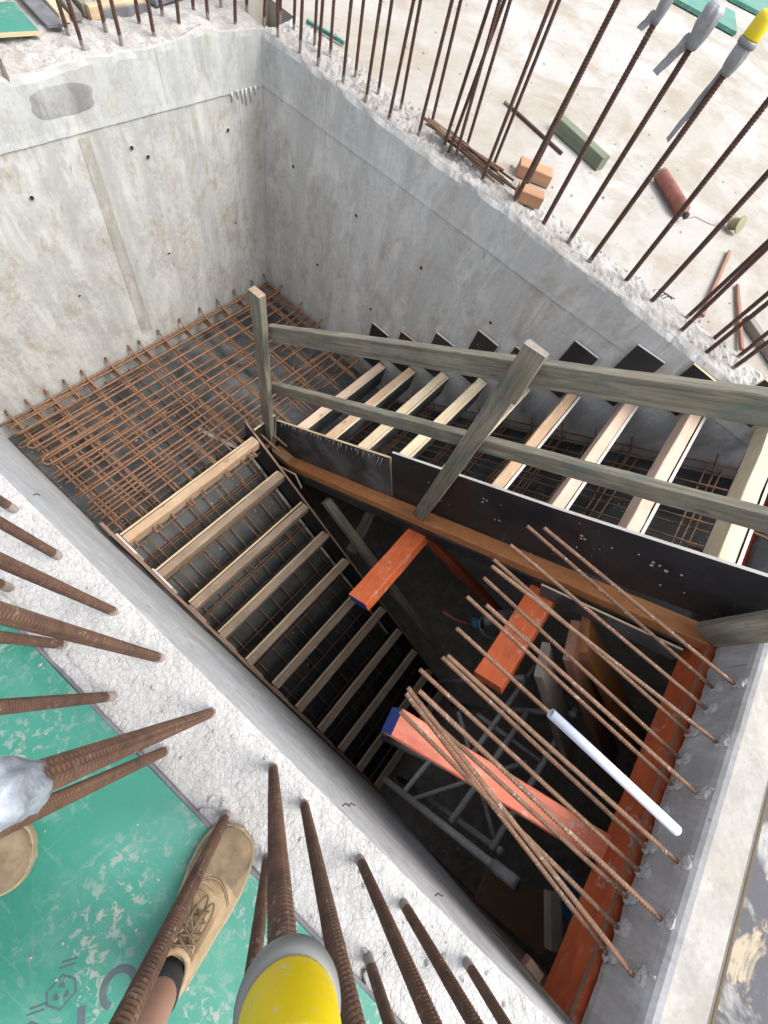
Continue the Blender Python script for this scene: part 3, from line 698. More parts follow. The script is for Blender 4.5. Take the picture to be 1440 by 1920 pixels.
# ------------------------------------------------------------------ steel of the landing
mt = thing('rebar_mat', (-2.1, 1.2, -1.75), 'orange-brown steel mat covering the landing in the corner of the walls', 'rebar mat')
xs = [-2.655, -2.63, -2.53, -2.43, -2.34, -2.26, -2.18, -2.10, -2.02, -1.95, -1.88, -1.81, -1.74, -1.67, -1.59]
for i, x in enumerate(xs):
    y0 = random.choice((-.035, -.01, .0, .02)); y1 = 2.465 - random.uniform(0, .03)
    if i in (5, 9, 11): y1 = random.uniform(1.3, 1.7)
    bar('bar', (x + random.uniform(-.012, .012), y0, -1.708), (x + random.uniform(-.012, .012), y1, -1.708 + random.uniform(-.004, .004)), .0088, 'rust_mesh', mt)
for x in (-2.47, -2.30, -2.07, -1.91, -1.77, -1.70, -2.14):     # shorter trimmer bars on the near side
    bar('bar', (x, -.03, -1.722), (x + random.uniform(-.01, .01), random.uniform(.45, 1.0), -1.722), .0075, 'rust_mesh', mt)
for (x, w) in ((-2.60, .07), (-2.43, .06), (-2.27, .07)):        # U-bars with a round end at the near wall
    pth = [(x, .55, -1.70), (x, .03, -1.70)] + [(x + w/2 - w/2*math.cos(t), .03 - w/2*math.sin(t), -1.70) for t in (.5, 1.05, 1.57, 2.1, 2.65)] + [(x + w, .03, -1.70), (x + w, .5, -1.70)]
    tube('hooked_bar', pth, .0075, 'rust_mesh', mt, 7)
ysx = [.05, .19, .33, .47, .61, .81, 1.01, 1.10, 1.28, 1.49, 1.70, 1.89, 2.08, 2.29, 2.44]
for i, y in enumerate(ysx):
    for d in ((-.017, 0, .017) if i % 3 else (-.009, .009)):
        x1 = -1.34 if y < 1.2 else -1.25
        if random.random() < .25: x1 -= random.uniform(.2, .45)
        bar('bar', (-2.665, y + d, -1.722), (x1, y + d + random.uniform(-.03, .03), -1.722 + random.uniform(-.006, .004)), .0085, 'rust_mesh', mt)
    tube('starter_bar', [(XA - .01, y + .012, -1.655), (XA + .02, y + .012, -1.658), (XA + .045, y + .012, -1.69), (XA + .16, y + .012, -1.712)], .0075, 'rust_dim', mt, 7)
    zz = random.uniform(.02, .055)
    tube('tie_wire', [(XA + .02, y, -1.68), (XA + .018, y + .008, -1.68 + zz), (XA + .026, y + .02, -1.685 + zz)], .0028, 'wire', mt, 5)
for k in range(9):
    x = -2.60 + .15*k; bar('bar', (x, .0, -1.842), (x + random.uniform(-.015, .015), 2.46, -1.842), .0062, 'rust_dim', mt)
for k in range(12):
    y = .10 + .21*k; bar('bar', (-2.68, y, -1.852), (-1.45, y + random.uniform(-.02, .02), -1.852), .0062, 'rust_dim', mt)
for k, x in enumerate((-2.50, -2.24, -1.98, -1.72, -1.47)):      # starters out of the far wall
    tube('starter_bar', [(x, YB + .01, -1.655), (x, YB - .03, -1.66), (x, YB - .06, -1.70), (x, YB - .30, -1.715)], .0075, 'rust_dim', mt, 7)
    bar('bar', (x + .012, 1.95, -1.70), (x + .012, 2.46, -1.70), .0058, 'rust_mesh', mt)

# ------------------------------------------------------------------ handrail
hr = thing('handrail', (-.2, 1.33, -1.9), 'grey-green timber handrail with two rails and posts along the upper flight', 'handrail')
timber('post', (-1.432, 1.318, -1.93), (-1.478, 1.295, -.40), .046, .084, 'treated', hr, (1, 0, 0), end='pine_old')
timber('post', (-.060, 1.318, -1.105), (-.112, 1.318, .345), .044, .088, 'treated', hr, (1, 0, 0), end='greywood')
timber('packing_piece', (-.088, 1.279, .14), (-.110, 1.279, .375), .030, .088, 'treated', hr, (1, 0, 0), end='greywood')
timber('post', (1.222, 1.318, -.19), (1.20, 1.318, 1.05), .046, .12, 'treated', hr, (1, 0, 0))
rs = .676; un = 1 / math.sqrt(1 + rs*rs)
def rail(name, xa, xb, zf, yc_, h):
    off = h / 2 / un
    timber(name, (xa, yc_, zf(xa) - off), (xb, yc_, zf(xb) - off), .044, h, 'treated', hr)
rail('rail', -1.437, 1.26, lambda x: -.633 + .676*(x + 1.436), 1.364, .098)
rail('rail', -1.425, 1.26, lambda x: -1.131 + .684*(x + 1.416), 1.364, .078)

# ------------------------------------------------------------------ orange bearers
def bearer(xc, zc, y0, y1, label, end='blue', w=.150, h=.078):
    ang = math.atan(US); up = (-math.sin(ang), 0, math.cos(ang))
    o = timber('bearer', (xc, y0, zc), (xc, y1, zc), w, h, 'orange', None, up, .004, end=end); return tag(o, label, 'timber beam', 'orange bearers under the upper flight')
bearer(.020, -1.305, .675, 2.45, 'orange painted bearer with a blue end in the middle of the stairwell')
bearer(.765, -.790, .690, 2.45, 'orange painted bearer behind the horizontal rebars, nearer the landing edge', 'orange')
b3 = timber('beam', (.400, .198, -.405), (1.30, .385, -.425), .098, .15, 'pink_orange', None, (0, 0, 1), .005, end='blue')
tag(b3, 'faded pinkish orange beam with a blue end lying under the horizontal rebars', 'timber beam')
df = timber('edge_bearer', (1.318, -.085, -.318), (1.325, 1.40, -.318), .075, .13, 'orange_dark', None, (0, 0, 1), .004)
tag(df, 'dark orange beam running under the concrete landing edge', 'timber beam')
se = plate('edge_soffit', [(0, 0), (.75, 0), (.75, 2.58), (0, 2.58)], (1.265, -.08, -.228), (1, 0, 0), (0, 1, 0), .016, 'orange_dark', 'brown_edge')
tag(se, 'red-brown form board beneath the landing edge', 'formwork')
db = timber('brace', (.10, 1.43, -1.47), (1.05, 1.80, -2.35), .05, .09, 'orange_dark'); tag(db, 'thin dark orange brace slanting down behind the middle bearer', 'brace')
pl = plate('soffit_offcut', [(0, 0), (.55, .36), (.60, .26), (.05, -.09)], (.68, 1.262, -.66), (1, 0, 0), (0, 0, 1), .012, 'film_grey', 'ply_edge')
tag(pl, 'strip of grey film plywood hanging below the long orange-brown bearer', 'plywood sheet')

# ------------------------------------------------------------------ dark space below the stairs
def simple(o, label, cat, group=None): return tag(o, label, cat, group)
simple(timber('prop_timber', (-.74, 1.275, -1.90), (.95, 1.33, -3.0), .07, .07, 'treated'), 'green-grey timber brace slanting down into the dark stairwell', 'brace')
simple(timber('prop_timber', (-.34, 1.28, -2.45), (-.47, 1.70, -2.25), .10, .05, 'treated'), 'short green-grey timber crossing behind the slanting brace in the stairwell', 'brace')
simple(timber('plank', (0.880, 0.928, -0.660), (1.600, 0.880, -1.300), .20, .04, 'greywood', None, (0, .25, 1)), 'weathered grey plank leaning under the horizontal rebars', 'plank')
simple(timber('plank', (0.94, 1.10, -0.62), (2.000, 1.088, -1.500), .24, .045, 'brownwood', None, (0, .2, 1)), 'dark red-brown plank leaning behind the grey plank', 'plank')
simple(timber('plank', (1.0, 1.20, -0.66), (2.080, 1.280, -1.420), .22, .045, 'lvl', None, (0, .2, 1)), 'brown plank leaning farthest back under the upper flight', 'plank')
sc = thing('scaffold_frame', (1.6, .7, -3.85), 'grey steel scaffold frame standing in the dark below the landing edge', 'scaffold')
tube('main_tube', [(1.000, 0.072, -2.100), (1.488, 0.125, -1.100)], .023, 'steel', sc, 14)
tube('coupler', [(1.440, 0.120, -1.204), (1.504, 0.126, -1.076)], .032, 'steel', sc, 14)
for (a, b, r) in (((1.600, 0.192, -1.580), (1.672, 1.248, -1.580), .022), ((1.312, 0.144, -1.580), (1.392, 1.000, -1.580), .020), ((1.208, 0.440, -1.580), (1.280, 1.280, -1.580), .018), ((1.024, 0.096, -1.700), (1.072, 0.480, -1.700), .016),
                  ((1.136, 0.096, -1.820), (1.520, 0.720, -1.540), .014), ((1.600, 0.240, -1.580), (1.080, 0.720, -1.820), .016), ((1.640, 0.800, -1.580), (1.200, 0.800, -1.820), .016)):
    tube('cross_tube', [a, b], r, 'steel', sc, 10)
for (x, y) in ((1.64, .22), (1.67, 1.2), (1.10, .35), (1.24, 1.15)):
    tube('standard', [(x, y, -3.85), (x, y, -1.55)], .022, 'steel', sc, 10)
hz_ = thing('hose', (.9, 1.5, -1.85), 'grey hose with a blue coupling and a wire loop in the dark stairwell', 'hose')
tube('pipe', [(0.816, 1.312, -1.820), (1.080, 1.720, -1.820)], .045, 'steel', hz_, 12)
tube('coupling', [(0.800, 1.296, -1.820), (0.848, 1.360, -1.820)], .050, 'bluepanel', hz_, 12)
tube('wire_loop', [(.912 + .096*math.cos(t*.5), 1.36 + .08*math.sin(t*.5), -1.77) for t in range(13)], .008, 'grey_plastic', hz_, 7)
simple(tube('chain', [(0.576, 1.240, -1.900), (0.688, 1.256, -1.884), (0.800, 1.296, -1.836)], .016, 'red_can'), 'short dark red chain beside the blue hose coupling', 'chain')
simple(plate('board', [(0, 0), (.60, .18), (.55, -.16), (.05, -.20)], (1.760, 0.128, -1.820), (1, 0, 0), (0, 1, .3), .02, 'card', 'card'), 'brown board lying deep below the scaffold tube end', 'board')
simple(timber('offcut', (1.440, 0.184, -0.740), (1.520, 0.024, -0.716), .055, .05, 'greywood'), 'mottled grey timber offcut near the bottom of the shaft beside the orange beam', 'timber offcut')
simple(plate('panel', [(0, 0), (.22, 0), (.22, .16), (0, .16)], (1.592, 0.160, -0.940), (1, -.1, 0), (0, 1, 0), .02, 'bluepanel', 'bluepanel'), 'dark blue panel under the pinkish beam', 'panel')
simple(timber('offcut', (1.16, -.055, -.33), (1.215, -.065, -.325), .03, .03, 'brown_edge'), 'short pale offcut where the dark orange beam meets the near wall', 'timber offcut')

# ------------------------------------------------------------------ horizontal bars out of the landing edge
DB = [(1.097, -.054, .363, 1.075), (1.082, -.137, .319, 1.087), (.984, -.133, .313, .963), (.875, -.171, .302, .884), (.852, -.051, .285, .782), (.768, -.171, .311, .790),
      (.664, -.163, .303, .676), (.656, -.062, .347, .656), (.558, -.178, .343, .560), (.434, -.053, .338, .422), (.436, -.180, .360, .443), (.361, -.172, .320, .355),
      (.272, -.048, .330, .275), (.276, -.182, .374, .257), (.188, -.176, .348, .210), (.111, -.075, .305, .263), (.113, -.182, .333, .266)]
DB.sort()
for i, (yb, zb, xt, yt) in enumerate(DB):
    o = rebar('rebar', (XD + .05, yb + (yb - yt) * .05, zb), (xt, yt, zb + random.uniform(-.004, .004)), .0080, 'rust_edge')
    tag(o, 'horizontal rusty rebar jutting from the landing edge, %s from the near wall' % ORD[i], 'rebar', 'horizontal bars from the landing edge')
    for q in range(2):
        bm = bmesh.new(); bmesh.ops.create_icosphere(bm, subdivisions=2, radius=.017 + .007*q)
        for vv in bm.verts:
            vv.co *= 1 + .45 * nz(vv.co.x*90 + i, vv.co.y*90, vv.co.z*90 + q); vv.co.x *= .45; vv.co.y *= 1.1; vv.co.z *= (1.1 if q == 0 else .8)
        me = bpy.data.meshes.new('mortar'); bm.to_mesh(me); bm.free()
        link('mortar_lump', me, 'mortar', wd, Matrix.Translation((XD + .002, yb + .012*q, zb + (.0 if q == 0 else .022))))
for yb, zb, xt, yt in DB:
    if zb > -.1:      # grooves dressed with mortar running down the face
        tube('mortar_seam', [(XD + .003, yb + .03 + .006*nz(q, yb, 0, 3), -.015 - .016*q) for q in range(11)], [.004 + .003*abs(nz(q, yb*9, 0, 1.3)) for q in range(11)], 'mortar', wd, 6)
pv = thing('conduit', (.95, .5, 0), 'pale blue-white plastic pipe lying across the horizontal rebars', 'pipe')
mw, L = frame((.700, .502, -.018), (1.205, .496, -.020))
vv, ff = lathe([(.0165, 0), (.0165, L), (.0135, L), (.0135, L - .02), (.0135, .02), (.0135, 0)], 20)
ff = ff[:-2] + [(5*20 + k, 5*20 + (k+1) % 20, (k+1) % 20, k) for k in range(20)]
link('pipe_wall', mesh('pipe', vv, ff, None, True), 'pvc', pv, mw @ Matrix.Rotation(R(90), 4, 'Y'))

# ------------------------------------------------------------------ vertical starter bars on the walls
A_ = [(-2.71, 1.003, 0, 0), (-2.858, 1.411, .004, .008), (-2.755, 1.412, -.009, -.018), (-2.85, 1.603, .01, .017), (-2.755, 1.615, -.003, -.004), (-2.871, 1.81, .023, .035), (-2.761, 1.81, .009, .013),
      (-2.885, 1.967, 0, 0), (-2.785, 1.99, .026, .035), (-2.89, 2.172, .035, .044), (-2.803, 2.196, .024, .029), (-2.9, 2.377, .018, .021), (-2.745, 2.342, .031, .035), (-2.855, 2.53, .036, .039)]
B_ = [(-2.73, 2.55, .05, .05), (-2.594, 2.53, -.012, -.013), (-2.728, 2.677, .02, .02), (-2.624, 2.692, .011, .01), (-2.411, 2.53, .005, .005), (-2.449, 2.692, -.009, -.008), (-2.27, 2.535, .007, .007), (-2.316, 2.689, -.016, -.014),
      (-2.075, 2.54, -.005, -.004), (-2.094, 2.672, -.016, -.013), (-1.903, 2.554, -.001, -.001), (-1.92, 2.687, -.019, -.014), (-1.723, 2.559, .01, .007), (-1.746, 2.693, -.026, -.017),
      (-1.52, 2.585, -.005, -.003), (-1.541, 2.736, -.032, -.019), (-1.349, 2.598, .011, .006), (-1.31, 2.60, .045, .01), (-1.255, 2.598, -.046, -.024), (-1.296, 2.78, -.046, -.023), (-1.05, 2.592, -.012, -.005), (-1.091, 2.77, -.012, -.005),
      (-.824, 2.596, .019, .006), (-.861, 2.77, .001, 0), (-.622, 2.624, -.014, -.003), (-.447, 2.634, -.016, -.003), (-.285, 2.602, -.005, -.001), (-.063, 2.668, -.039, -.002), (.116, 2.649, -.032, .001),
      (.322, 2.77, -.015, .002), (.336, 2.602, -.042, .004), (.507, 2.76, -.022, .004), (.508, 2.588, -.014, .003), (.671, 2.77, -.06, .012), (.668, 2.62, -.025, .006)]
C_ = [(-.889, -.139, .0, -.02), (-.698, -.143, .003, -.012), (-.472, -.143, .002, -.007), (-.289, -.143, -.001, .002), (-.49, -.274, .019, -.028), (-.705, -.273, -.008, .025), (-.301, -.276, .011, -.011),
      (-.087, -.148, .002, -.001), (-.106, -.278, -.016, .008), (.114, -.278, -.02, -.006), (.258, -.28, -.02, -.015), (.129, -.138, .009, .011), (.249, -.146, -.002, -.004), (.444, -.145, -.005, -.013),
      (.593, -.146, 0, 0), (.796, -.139, -.01, -.03), (.583, -.273, -.004, -.009)]
def rows(lst, key, split, lab, grp, rad, mat, top, zb):
    cnt = {0: 0, 1: 0}
    for p in sorted(lst, key=key):
        r_ = split(p); x, y, dx, dy = p; i = cnt[r_]; cnt[r_] += 1; h = top(p)
        o = rebar('rebar', (x - dx*.06, y - dy*.06, zb(p) - .05), (x + dx*h/.88, y + dy*h/.88, h), rad(p), mat)
        tag(o, lab[r_] % ORD[i], 'rebar', grp)
rows(A_, lambda p: -p[1], lambda p: 0 if p[0] > -2.82 else 1, ('vertical rebar on the back wall, front row, %s from the wall corner', 'vertical rebar on the back wall, rear row, %s from the wall corner'),
     'vertical bars on the back wall', lambda p: .0098, 'rust_dark', lambda p: .9, lambda p: 0)
rows(B_, lambda p: p[0], lambda p: 0 if p[1] < 2.655 + .02*(p[0] > -.5) else 1, ('vertical rebar on the far wall, front row, %s from the wall corner', 'vertical rebar on the far wall, rear row, %s from the wall corner'),
     'vertical bars on the far wall', lambda p: .0095 if p[0] < -1.0 else (.013 if p[0] < .2 else .0115), 'rust_dark', lambda p: {-.622: .85, -.447: .86, -.285: .88}.get(p[0], .9), lambda p: 0)
rows(C_, lambda p: p[0], lambda p: 0 if p[1] > -.2 else 1, ('close vertical rebar on the near wall, shaft side row, %s from the left', 'close vertical rebar on the near wall, deck side row, %s from the left'),
     'vertical bars on the near wall', lambda p: .0115, 'rust_near', lambda p: {-.106: .70, .114: .80, .258: .70, 0.129: .918, -.087: .905}.get(p[0], .88), lambda p: 0)

# ---- caps and tape on bar ends
def cap(x, y, z, r, label, grey=True, h=.085):
    o = thing('bar_protector', (x, y, z), label, 'rebar cap')
    mw = Matrix.Translation((x, y, z))
    if grey:
        v, f = lathe([(r*.45, -.025), (r*.55, -.010), (r*1.05, -.004), (r*1.09, .003), (r*1.08, .011), (r*.98, .0155)], 40); link('collar', mesh('collar', v, f, None, True), 'grey_plastic', o, mw)
    v, f = lathe([(r*.97, .0165), (r*.985, .02), (r*.97, h*.5), (r*.94, h*.8), (r*.85, h*.93), (r*.6, h*.99), (r*.2, h)], 40)
    link('dome', mesh('dome', v, f, None, True), 'yellow', o, mw); return o
cap(.141, -.127, .919, .0310, 'bright yellow rebar cap with grey collar close to the camera', h=.09)
cap(-.290, 2.601, .885, .033, 'yellow rebar cap with grey tape on a far wall bar at the top right')
def wrap(x, y, z0_, z1_, r, label, mat, tail=None, cat='tape', folds=9, amp=.12):
    o = thing('tape_wrap', (x, y, z0_), label, cat)
    n = 28; v, f = [], []; m_ = 9
    for j in range(m_):
        t = j/(m_-1); rr = r * (0.62 + .38*math.sin(min(1, t*1.6)*1.57)) * (1 if t < .95 else .7)
        for k in range(n):
            a = 2*math.pi*k/n; q = rr*(1 + amp*nz(math.cos(a)*2, math.sin(a)*2, t*3 + x*5) + amp*.4*math.sin(folds*a + 5*t)); v.append((x + q*math.cos(a), y + q*math.sin(a), z0_ + (z1_-z0_)*t))
    for j in range(m_-1):
        for k in range(n): k2 = (k+1) % n; f.append((j*n+k, j*n+k2, (j+1)*n+k2, (j+1)*n+k))
    f.append(tuple(range((m_-1)*n, m_*n))); f.append(tuple(reversed(range(n))))
    link('wrap', mesh('wrap', v, f, None, True), mat, o)
    if tail:
        (dx, dy, L, w) = tail; v, f = [], []
        for j in range(13):
            t = j/12; cx = x + dx*(.3 + t) + .006*nz(t, x, 0, 4); cy = y + dy*(.3 + t); cz = z0_ + .03 - L*t
            for s in (-1, 1): v.append((cx + s*w*.5*(1 - .3*t), cy + .004*s*math.sin(5*t), cz + .008*s*nz(t, 3, x, 8)))
        v += [(p[0], p[1] + .0012, p[2]) for p in v[:26]]
        for j in range(12):
            f.append((2*j, 2*j+1, 2*j+3, 2*j+2)); f.append((26+2*j, 26+2*j+2, 26+2*j+3, 26+2*j+1)); f.append((2*j, 2*j+2, 26+2*j+2, 26+2*j)); f.append((2*j+1, 26+2*j+1, 26+2*j+3, 2*j+3))
        f.append((24, 25, 51, 50)); f.append((0, 26, 27, 1))
        link('loose_tail', mesh('tail', v, f), mat, o)
    return o
wrap(-.636, 2.621, .80, .93, .024, 'grey tape wrapped on a far wall bar, left of the three taped bars', 'tape', (-.03, -.005, .06, .04))
wrap(-.463, 2.631, .80, .92, .036, 'loose grey tape bunched on the middle taped bar of the far wall', 'tape', (-.05, -.01, .13, .045))
wrap(-.290, 2.601, .80, .89, .030, 'grey tape knot under the yellow cap with a long tail hanging down', 'tape', (-.025, .0, .26, .028))
wrap(-.0875, -.158, .882, .955, .0205, 'crumpled pale blue plastic wrap on the bar ends at the left edge', 'clear', None, 'plastic wrap', 7, .22)

# ------------------------------------------------------------------ green deck under the photographer
gd = thing('deck_sheet', (0, -1.0, 0), 'green film plywood deck sheet with chipped paint and grey printed marks', 'plywood sheet')
v, f = [], []; box_geo(-1.6, 1.9, -1.75, -.318, .003, .018, v, f)
link('sheet', mesh('sheet', v, f), 'green', gd)
timber('dark_edge', (-1.6, -.314, .011), (1.9, -.314, .011), .009, .016, 'felt', gd)
for k in range(9):     # lumps of slurry squeezed along the sheet edge
    x = (-.66, -.55, -.47, -.40, .08, .12, .50, .62, .9)[k] + random.uniform(-.01, .01)
    bm = bmesh.new(); bmesh.ops.create_icosphere(bm, subdivisions=3, radius=.03)
    for q in bm.verts:
        q.co *= 1 + .5*nz(q.co.x*30 + k, q.co.y*30, q.co.z*30); q.co.x *= (1.9 if k < 4 else 1.0); q.co.y *= .55; q.co.z *= .28
    me = bpy.data.meshes.new('slurry'); bm.to_mesh(me); bm.free(); me.polygons.foreach_set('use_smooth', [True]*len(me.polygons))
    link('slurry_lump', me, 'mortar', gd, Matrix.Translation((x, -.302, .008)))
def flat(name, pts, z, h, mat, parent):
    n = len(pts); v = [(p[0], p[1], z) for p in pts] + [(p[0], p[1], z + h) for p in pts]
    f = [tuple(range(n, 2*n))] + [(i, (i+1) % n, n+(i+1) % n, n+i) for i in range(n)]
    return link(name, mesh(name, v, f), mat, parent)
def ring(name, outer, wd_, z, parent):
    cx = sum(p[0] for p in outer)/len(outer); cy = sum(p[1] for p in outer)/len(outer); n = len(outer)
    v = [(p[0], p[1], z) for p in outer] + [(cx + (p[0]-cx)*(1-wd_), cy + (p[1]-cy)*(1-wd_), z) for p in outer]
    f = [(i, (i+1) % n, n+(i+1) % n, n+i) for i in range(n)]
    return link(name, mesh(name, v, f), 'ink', parent)
from math import cos, sin
ZP = .0184
PX = [(.0617, -.6905), (.0745, -.6632), (.0985, -.6436), (.1130, -.6484), (.1060, -.6800), (.0800, -.6985)]
def hexmark(ox, oy):
    hx = [(.083 + .029*cos(R(a)) + ox, -.671 + .029*sin(R(a)) + oy) for a in (35, 80, 140, 215, 260, 320)]
    ring('printed_hexagon', hx, .15, ZP, gd)
    for a in (20, 140, 260):
        c_ = (.083 + ox + .010*cos(R(a)), -.671 + oy + .010*sin(R(a)))
        flat('printed_arrow', [(c_[0] + .0068*cos(R(a + b))*s, c_[1] + .0068*sin(R(a + b))*s) for b, s in ((0, 1), (60, .8), (110, 1), (180, .5), (240, 1), (300, .8))], ZP - .0003, .0003, 'ink', gd)
    for d in (0, .008):
        q = [(.050 + ox - d*.5, -.652 + oy + d), (.068 + ox - d*.5, -.630 + oy + d), (.0655 + ox - d*.5, -.628 + oy + d), (.0475 + ox - d*.5, -.650 + oy + d)]
        flat('printed_dash', q, ZP - .0003, .0003, 'ink', gd)
hexmark(0, 0); hexmark(.012, -.075)
arc = [(.168 + .036*cos(R(a)), -.606 + .036*sin(R(a))) for a in range(60, 300, 12)]; arc2 = [(.168 + .023*cos(R(a)), -.606 + .023*sin(R(a))) for a in range(288, 48, -12)]
v = [(p[0], p[1], ZP) for p in arc + arc2]; n = len(arc)
link('printed_letter', mesh('letter', v, [(i, i+1, 2*n-2-i, 2*n-1-i) for i in range(n-1)]), 'ink', gd)
flat('printed_letter', [(.128, -.668), (.137, -.657), (.176, -.688), (.167, -.699)], ZP - .0003, .0003, 'ink', gd)

# ------------------------------------------------------------------ person: two shoes, socks, bare shins
ps = thing('person', (0, -.7, .018), 'person standing on the green deck in tan lace-up shoes and black socks', 'person')
def shoe(toe, heel, z, mirror=1):
    toe, heel = Vector((*toe, z)), Vector((*heel, z)); mw, L = frame(toe, heel)
    W = [(0, .004), (.004, .013), (.012, .022), (.025, .032), (.04, .039), (.06, .046), (.09, .052), (.13, .057), (.22, .062), (.32, .0625), (.45, .057), (.58, .050), (.72, .046), (.85, .044), (.94, .038), (.985, .024), (1, .014)]
    Ht = [(0, .022), (.02, .034), (.06, .044), (.13, .050), (.22, .054), (.32, .060), (.42, .073), (.52, .090), (.60, .102), (.68, .100), (.8, .096), (.92, .103), (.985, .095), (1, .08)]
    Cn = [(0, -.006), (.2, -.004), (.45, .003), (.7, .004), (1, 0)]
    v, f = [], []; n, m_ = 44, 20
    for i in range(n + 1):
        t = .5 - .5*math.cos(math.pi*i/n); w = interp(W, t); h = interp(Ht, t); cy = interp(Cn, t)*mirror
        for k in range(m_ + 1):
            a = math.pi*k/m_; c, s = math.cos(a), math.sin(a)
            y = w*(abs(c)**.72)*(1 if c > 0 else -1); nar = 1 - .35*max(0, (t-.4))*s
            zz = .014 + (h - .014)*(s**.75) + .0016*nz(t*22, a*2, mirror, 1.0)*(1 if .1 < t < .5 else .4)
            if .46 < t and s > .93: zz -= .012
            v.append((t*L, cy + y*nar, zz))
    for i in range(n):
        for k in range(m_): f.append((i*(m_+1)+k, (i+1)*(m_+1)+k, (i+1)*(m_+1)+k+1, i*(m_+1)+k+1))
    f = [tuple(reversed(q)) for q in f]
    f.append(tuple(range(m_+1))); f.append(tuple(reversed(range(n*(m_+1), (n+1)*(m_+1)))))
    sh = link('shoe', mesh('shoe', v, f, None, True), 'leather', ps, mw)
    v, f = [], []
    out = [(t, interp(W, t) + .007) for t in [.5 - .5*math.cos(math.pi*q/40) for q in range(41)]]
    pts = [(t*L - (.004 if t == 0 else 0), interp(Cn, t)*mirror + w) for t, w in out] + [(t*L, interp(Cn, t)*mirror - w) for t, w in reversed(out)]
    n2 = len(pts); v = [(p[0], p[1], 0) for p in pts] + [(p[0], p[1], .017) for p in pts] + [(p[0], (p[1])*.96, .020) for p in pts]
    f = [tuple(range(n2))] + [(r_*n2+i, r_*n2+(i+1) % n2, (r_+1)*n2+(i+1) % n2, (r_+1)*n2+i) for r_ in range(2) for i in range(n2)] + [tuple(reversed(range(2*n2, 3*n2)))]
    f = [tuple(reversed(q)) for q in f]
    link('sole', mesh('sole', v, f), 'sole', sh, mw)
    def top(t, y):   # height of the upper at (t, y)
        w = interp(W, t); h = interp(Ht, t); c = min(.98, abs(y)/max(w, .01)); a = math.acos(min(1, c**(1/.72))); return .014 + (h-.014)*(math.sin(a)**.75)
    v, f = [], []; nt, mt_ = 12, 20     # toe cap laid over the front of the upper
    for i in range(nt + 1):
        for k in range(mt_ + 1):
            a = math.pi*k/mt_; c, s_ = math.cos(a), math.sin(a); t = .004 + (.262 + .08*c*c)*i/nt
            w = interp(W, t); h = interp(Ht, t)
            v.append((t*L, interp(Cn, t)*mirror + (w + .0016)*(abs(c)**.72)*(1 if c > 0 else -1), .0145 + (h - .014)*(s_**.75) + .0016 + .0012*nz(t*40, a*3, 2, 1)))
    for i in range(nt):
        for k in range(mt_): f.append((i*(mt_+1)+k, i*(mt_+1)+k+1, (i+1)*(mt_+1)+k+1, (i+1)*(mt_+1)+k))
    link('toe_cap', mesh('toe_cap', v, f, None, True), 'suede', sh, mw)
    for q in range(7):      # creases across the vamp
        tq = .29 + .016*q + random.uniform(-.004, .004); wq = interp(W, tq)*random.uniform(.35, .75); cq = random.uniform(-.012, .012)
        tube('crease', [mw @ Vector((L*(tq + .012*math.sin(u_*2.2)), cq + wq*u_, top(tq, cq + wq*u_) + .0002)) for u_ in (-1, -.6, -.2, .2, .6, 1)], [.0004, .0012, .0016, .0016, .0012, .0004], 'leather', sh, 6)
    # toe cap seams
    for tt in (.27, .285):
        tube('seam', [mw @ Vector((L*(tt + .10*(abs(q)/.049)**2), q, top(tt + .10*(abs(q)/.049)**2, q) + .0005)) for q in [-.047 + .094*k/16 for k in range(17)]], .0012, 'lace', sh, 6)
    for sd_ in (-1, 1):   # eyelet facing edge
        tube('facing_edge', [mw @ Vector((L*t, sd_*(.010 + .012*(t-.40)/.22), top(t, .015) + .001)) for t in (.40, .44, .48, .52, .56, .60)], .0022, 'leather', sh, 6)
        tube('seam', [mw @ Vector((L*t, sd_*interp(W, t)*.80, top(t, interp(W, t)*.80) + .0004)) for t in [.36 + .04*k for k in range(13)]], .001, 'lace', sh, 6)
    for k in range(4):   # crossing laces
        t = .42 + .045*k
        for sd_ in (-1, 1):
            tube('lace', [mw @ Vector((L*(t + .045*q), sd_*(-.016 + .032*q)*(1 + .15*k), top(t + .045*q, .004) + .004 + .004*math.sin(q*3.14) + .001*sd_)) for q in (0, .25, .5, .75, 1)], .0021, 'lace', sh, 7)
    def loop(cx, cy, rx, ry, ph, z_):
        return [mw @ Vector((L*cx + rx*math.cos(t + ph) - ry*.5*math.sin(t), cy + ry*math.sin(t + ph), z_ + .004*math.sin(2*t))) for t in [2*math.pi*q/18 for q in range(18)]]
    tube('lace', loop(.47, mirror*.012, .036, .011, .2, .098), .0021, 'lace', sh, 7)
    tube('lace', loop(.45, mirror*-.006, .034, .010, .5, .095), .0021, 'lace', sh, 7)
    tube('lace', [mw @ Vector(p) for p in ((L*.50, 0, .100), (L*.44, mirror*-.02, .092), (L*.38, mirror*-.030, .078), (L*.35, mirror*-.036, .066))], .0021, 'lace', sh, 7)
    # padded collar
    tube('collar', [mw @ Vector((L*(.76 + .155*math.cos(t)), .034*math.sin(t), .100 + .007*math.cos(2*t))) for t in [2*math.pi*q/24 for q in range(25)]], .0065, 'leather', sh, 8)
    return mw, L
def leg(mw, L, knee, hip):
    an = mw @ Vector((L*.765, 0, .085)); a2 = mw @ Vector((L*.765, 0, .135)); knee, hip = Vector(knee), Vector(hip)
    d = (knee - a2)
    tube('sock', [an - Vector((0, 0, .02)), an + Vector((0, 0, .02)), a2 + Vector((0, 0, .012))], [.034, .0325, .034], 'sock', ps, 24)
    path = [an + Vector((0, 0, .01)), a2, a2 + d*.2, a2 + d*.5, a2 + d*.72, a2 + d*.9, knee, knee + (hip-knee)*.3]
    return path, [.029, .031, .035, .048, .052, .047, .050, .060]
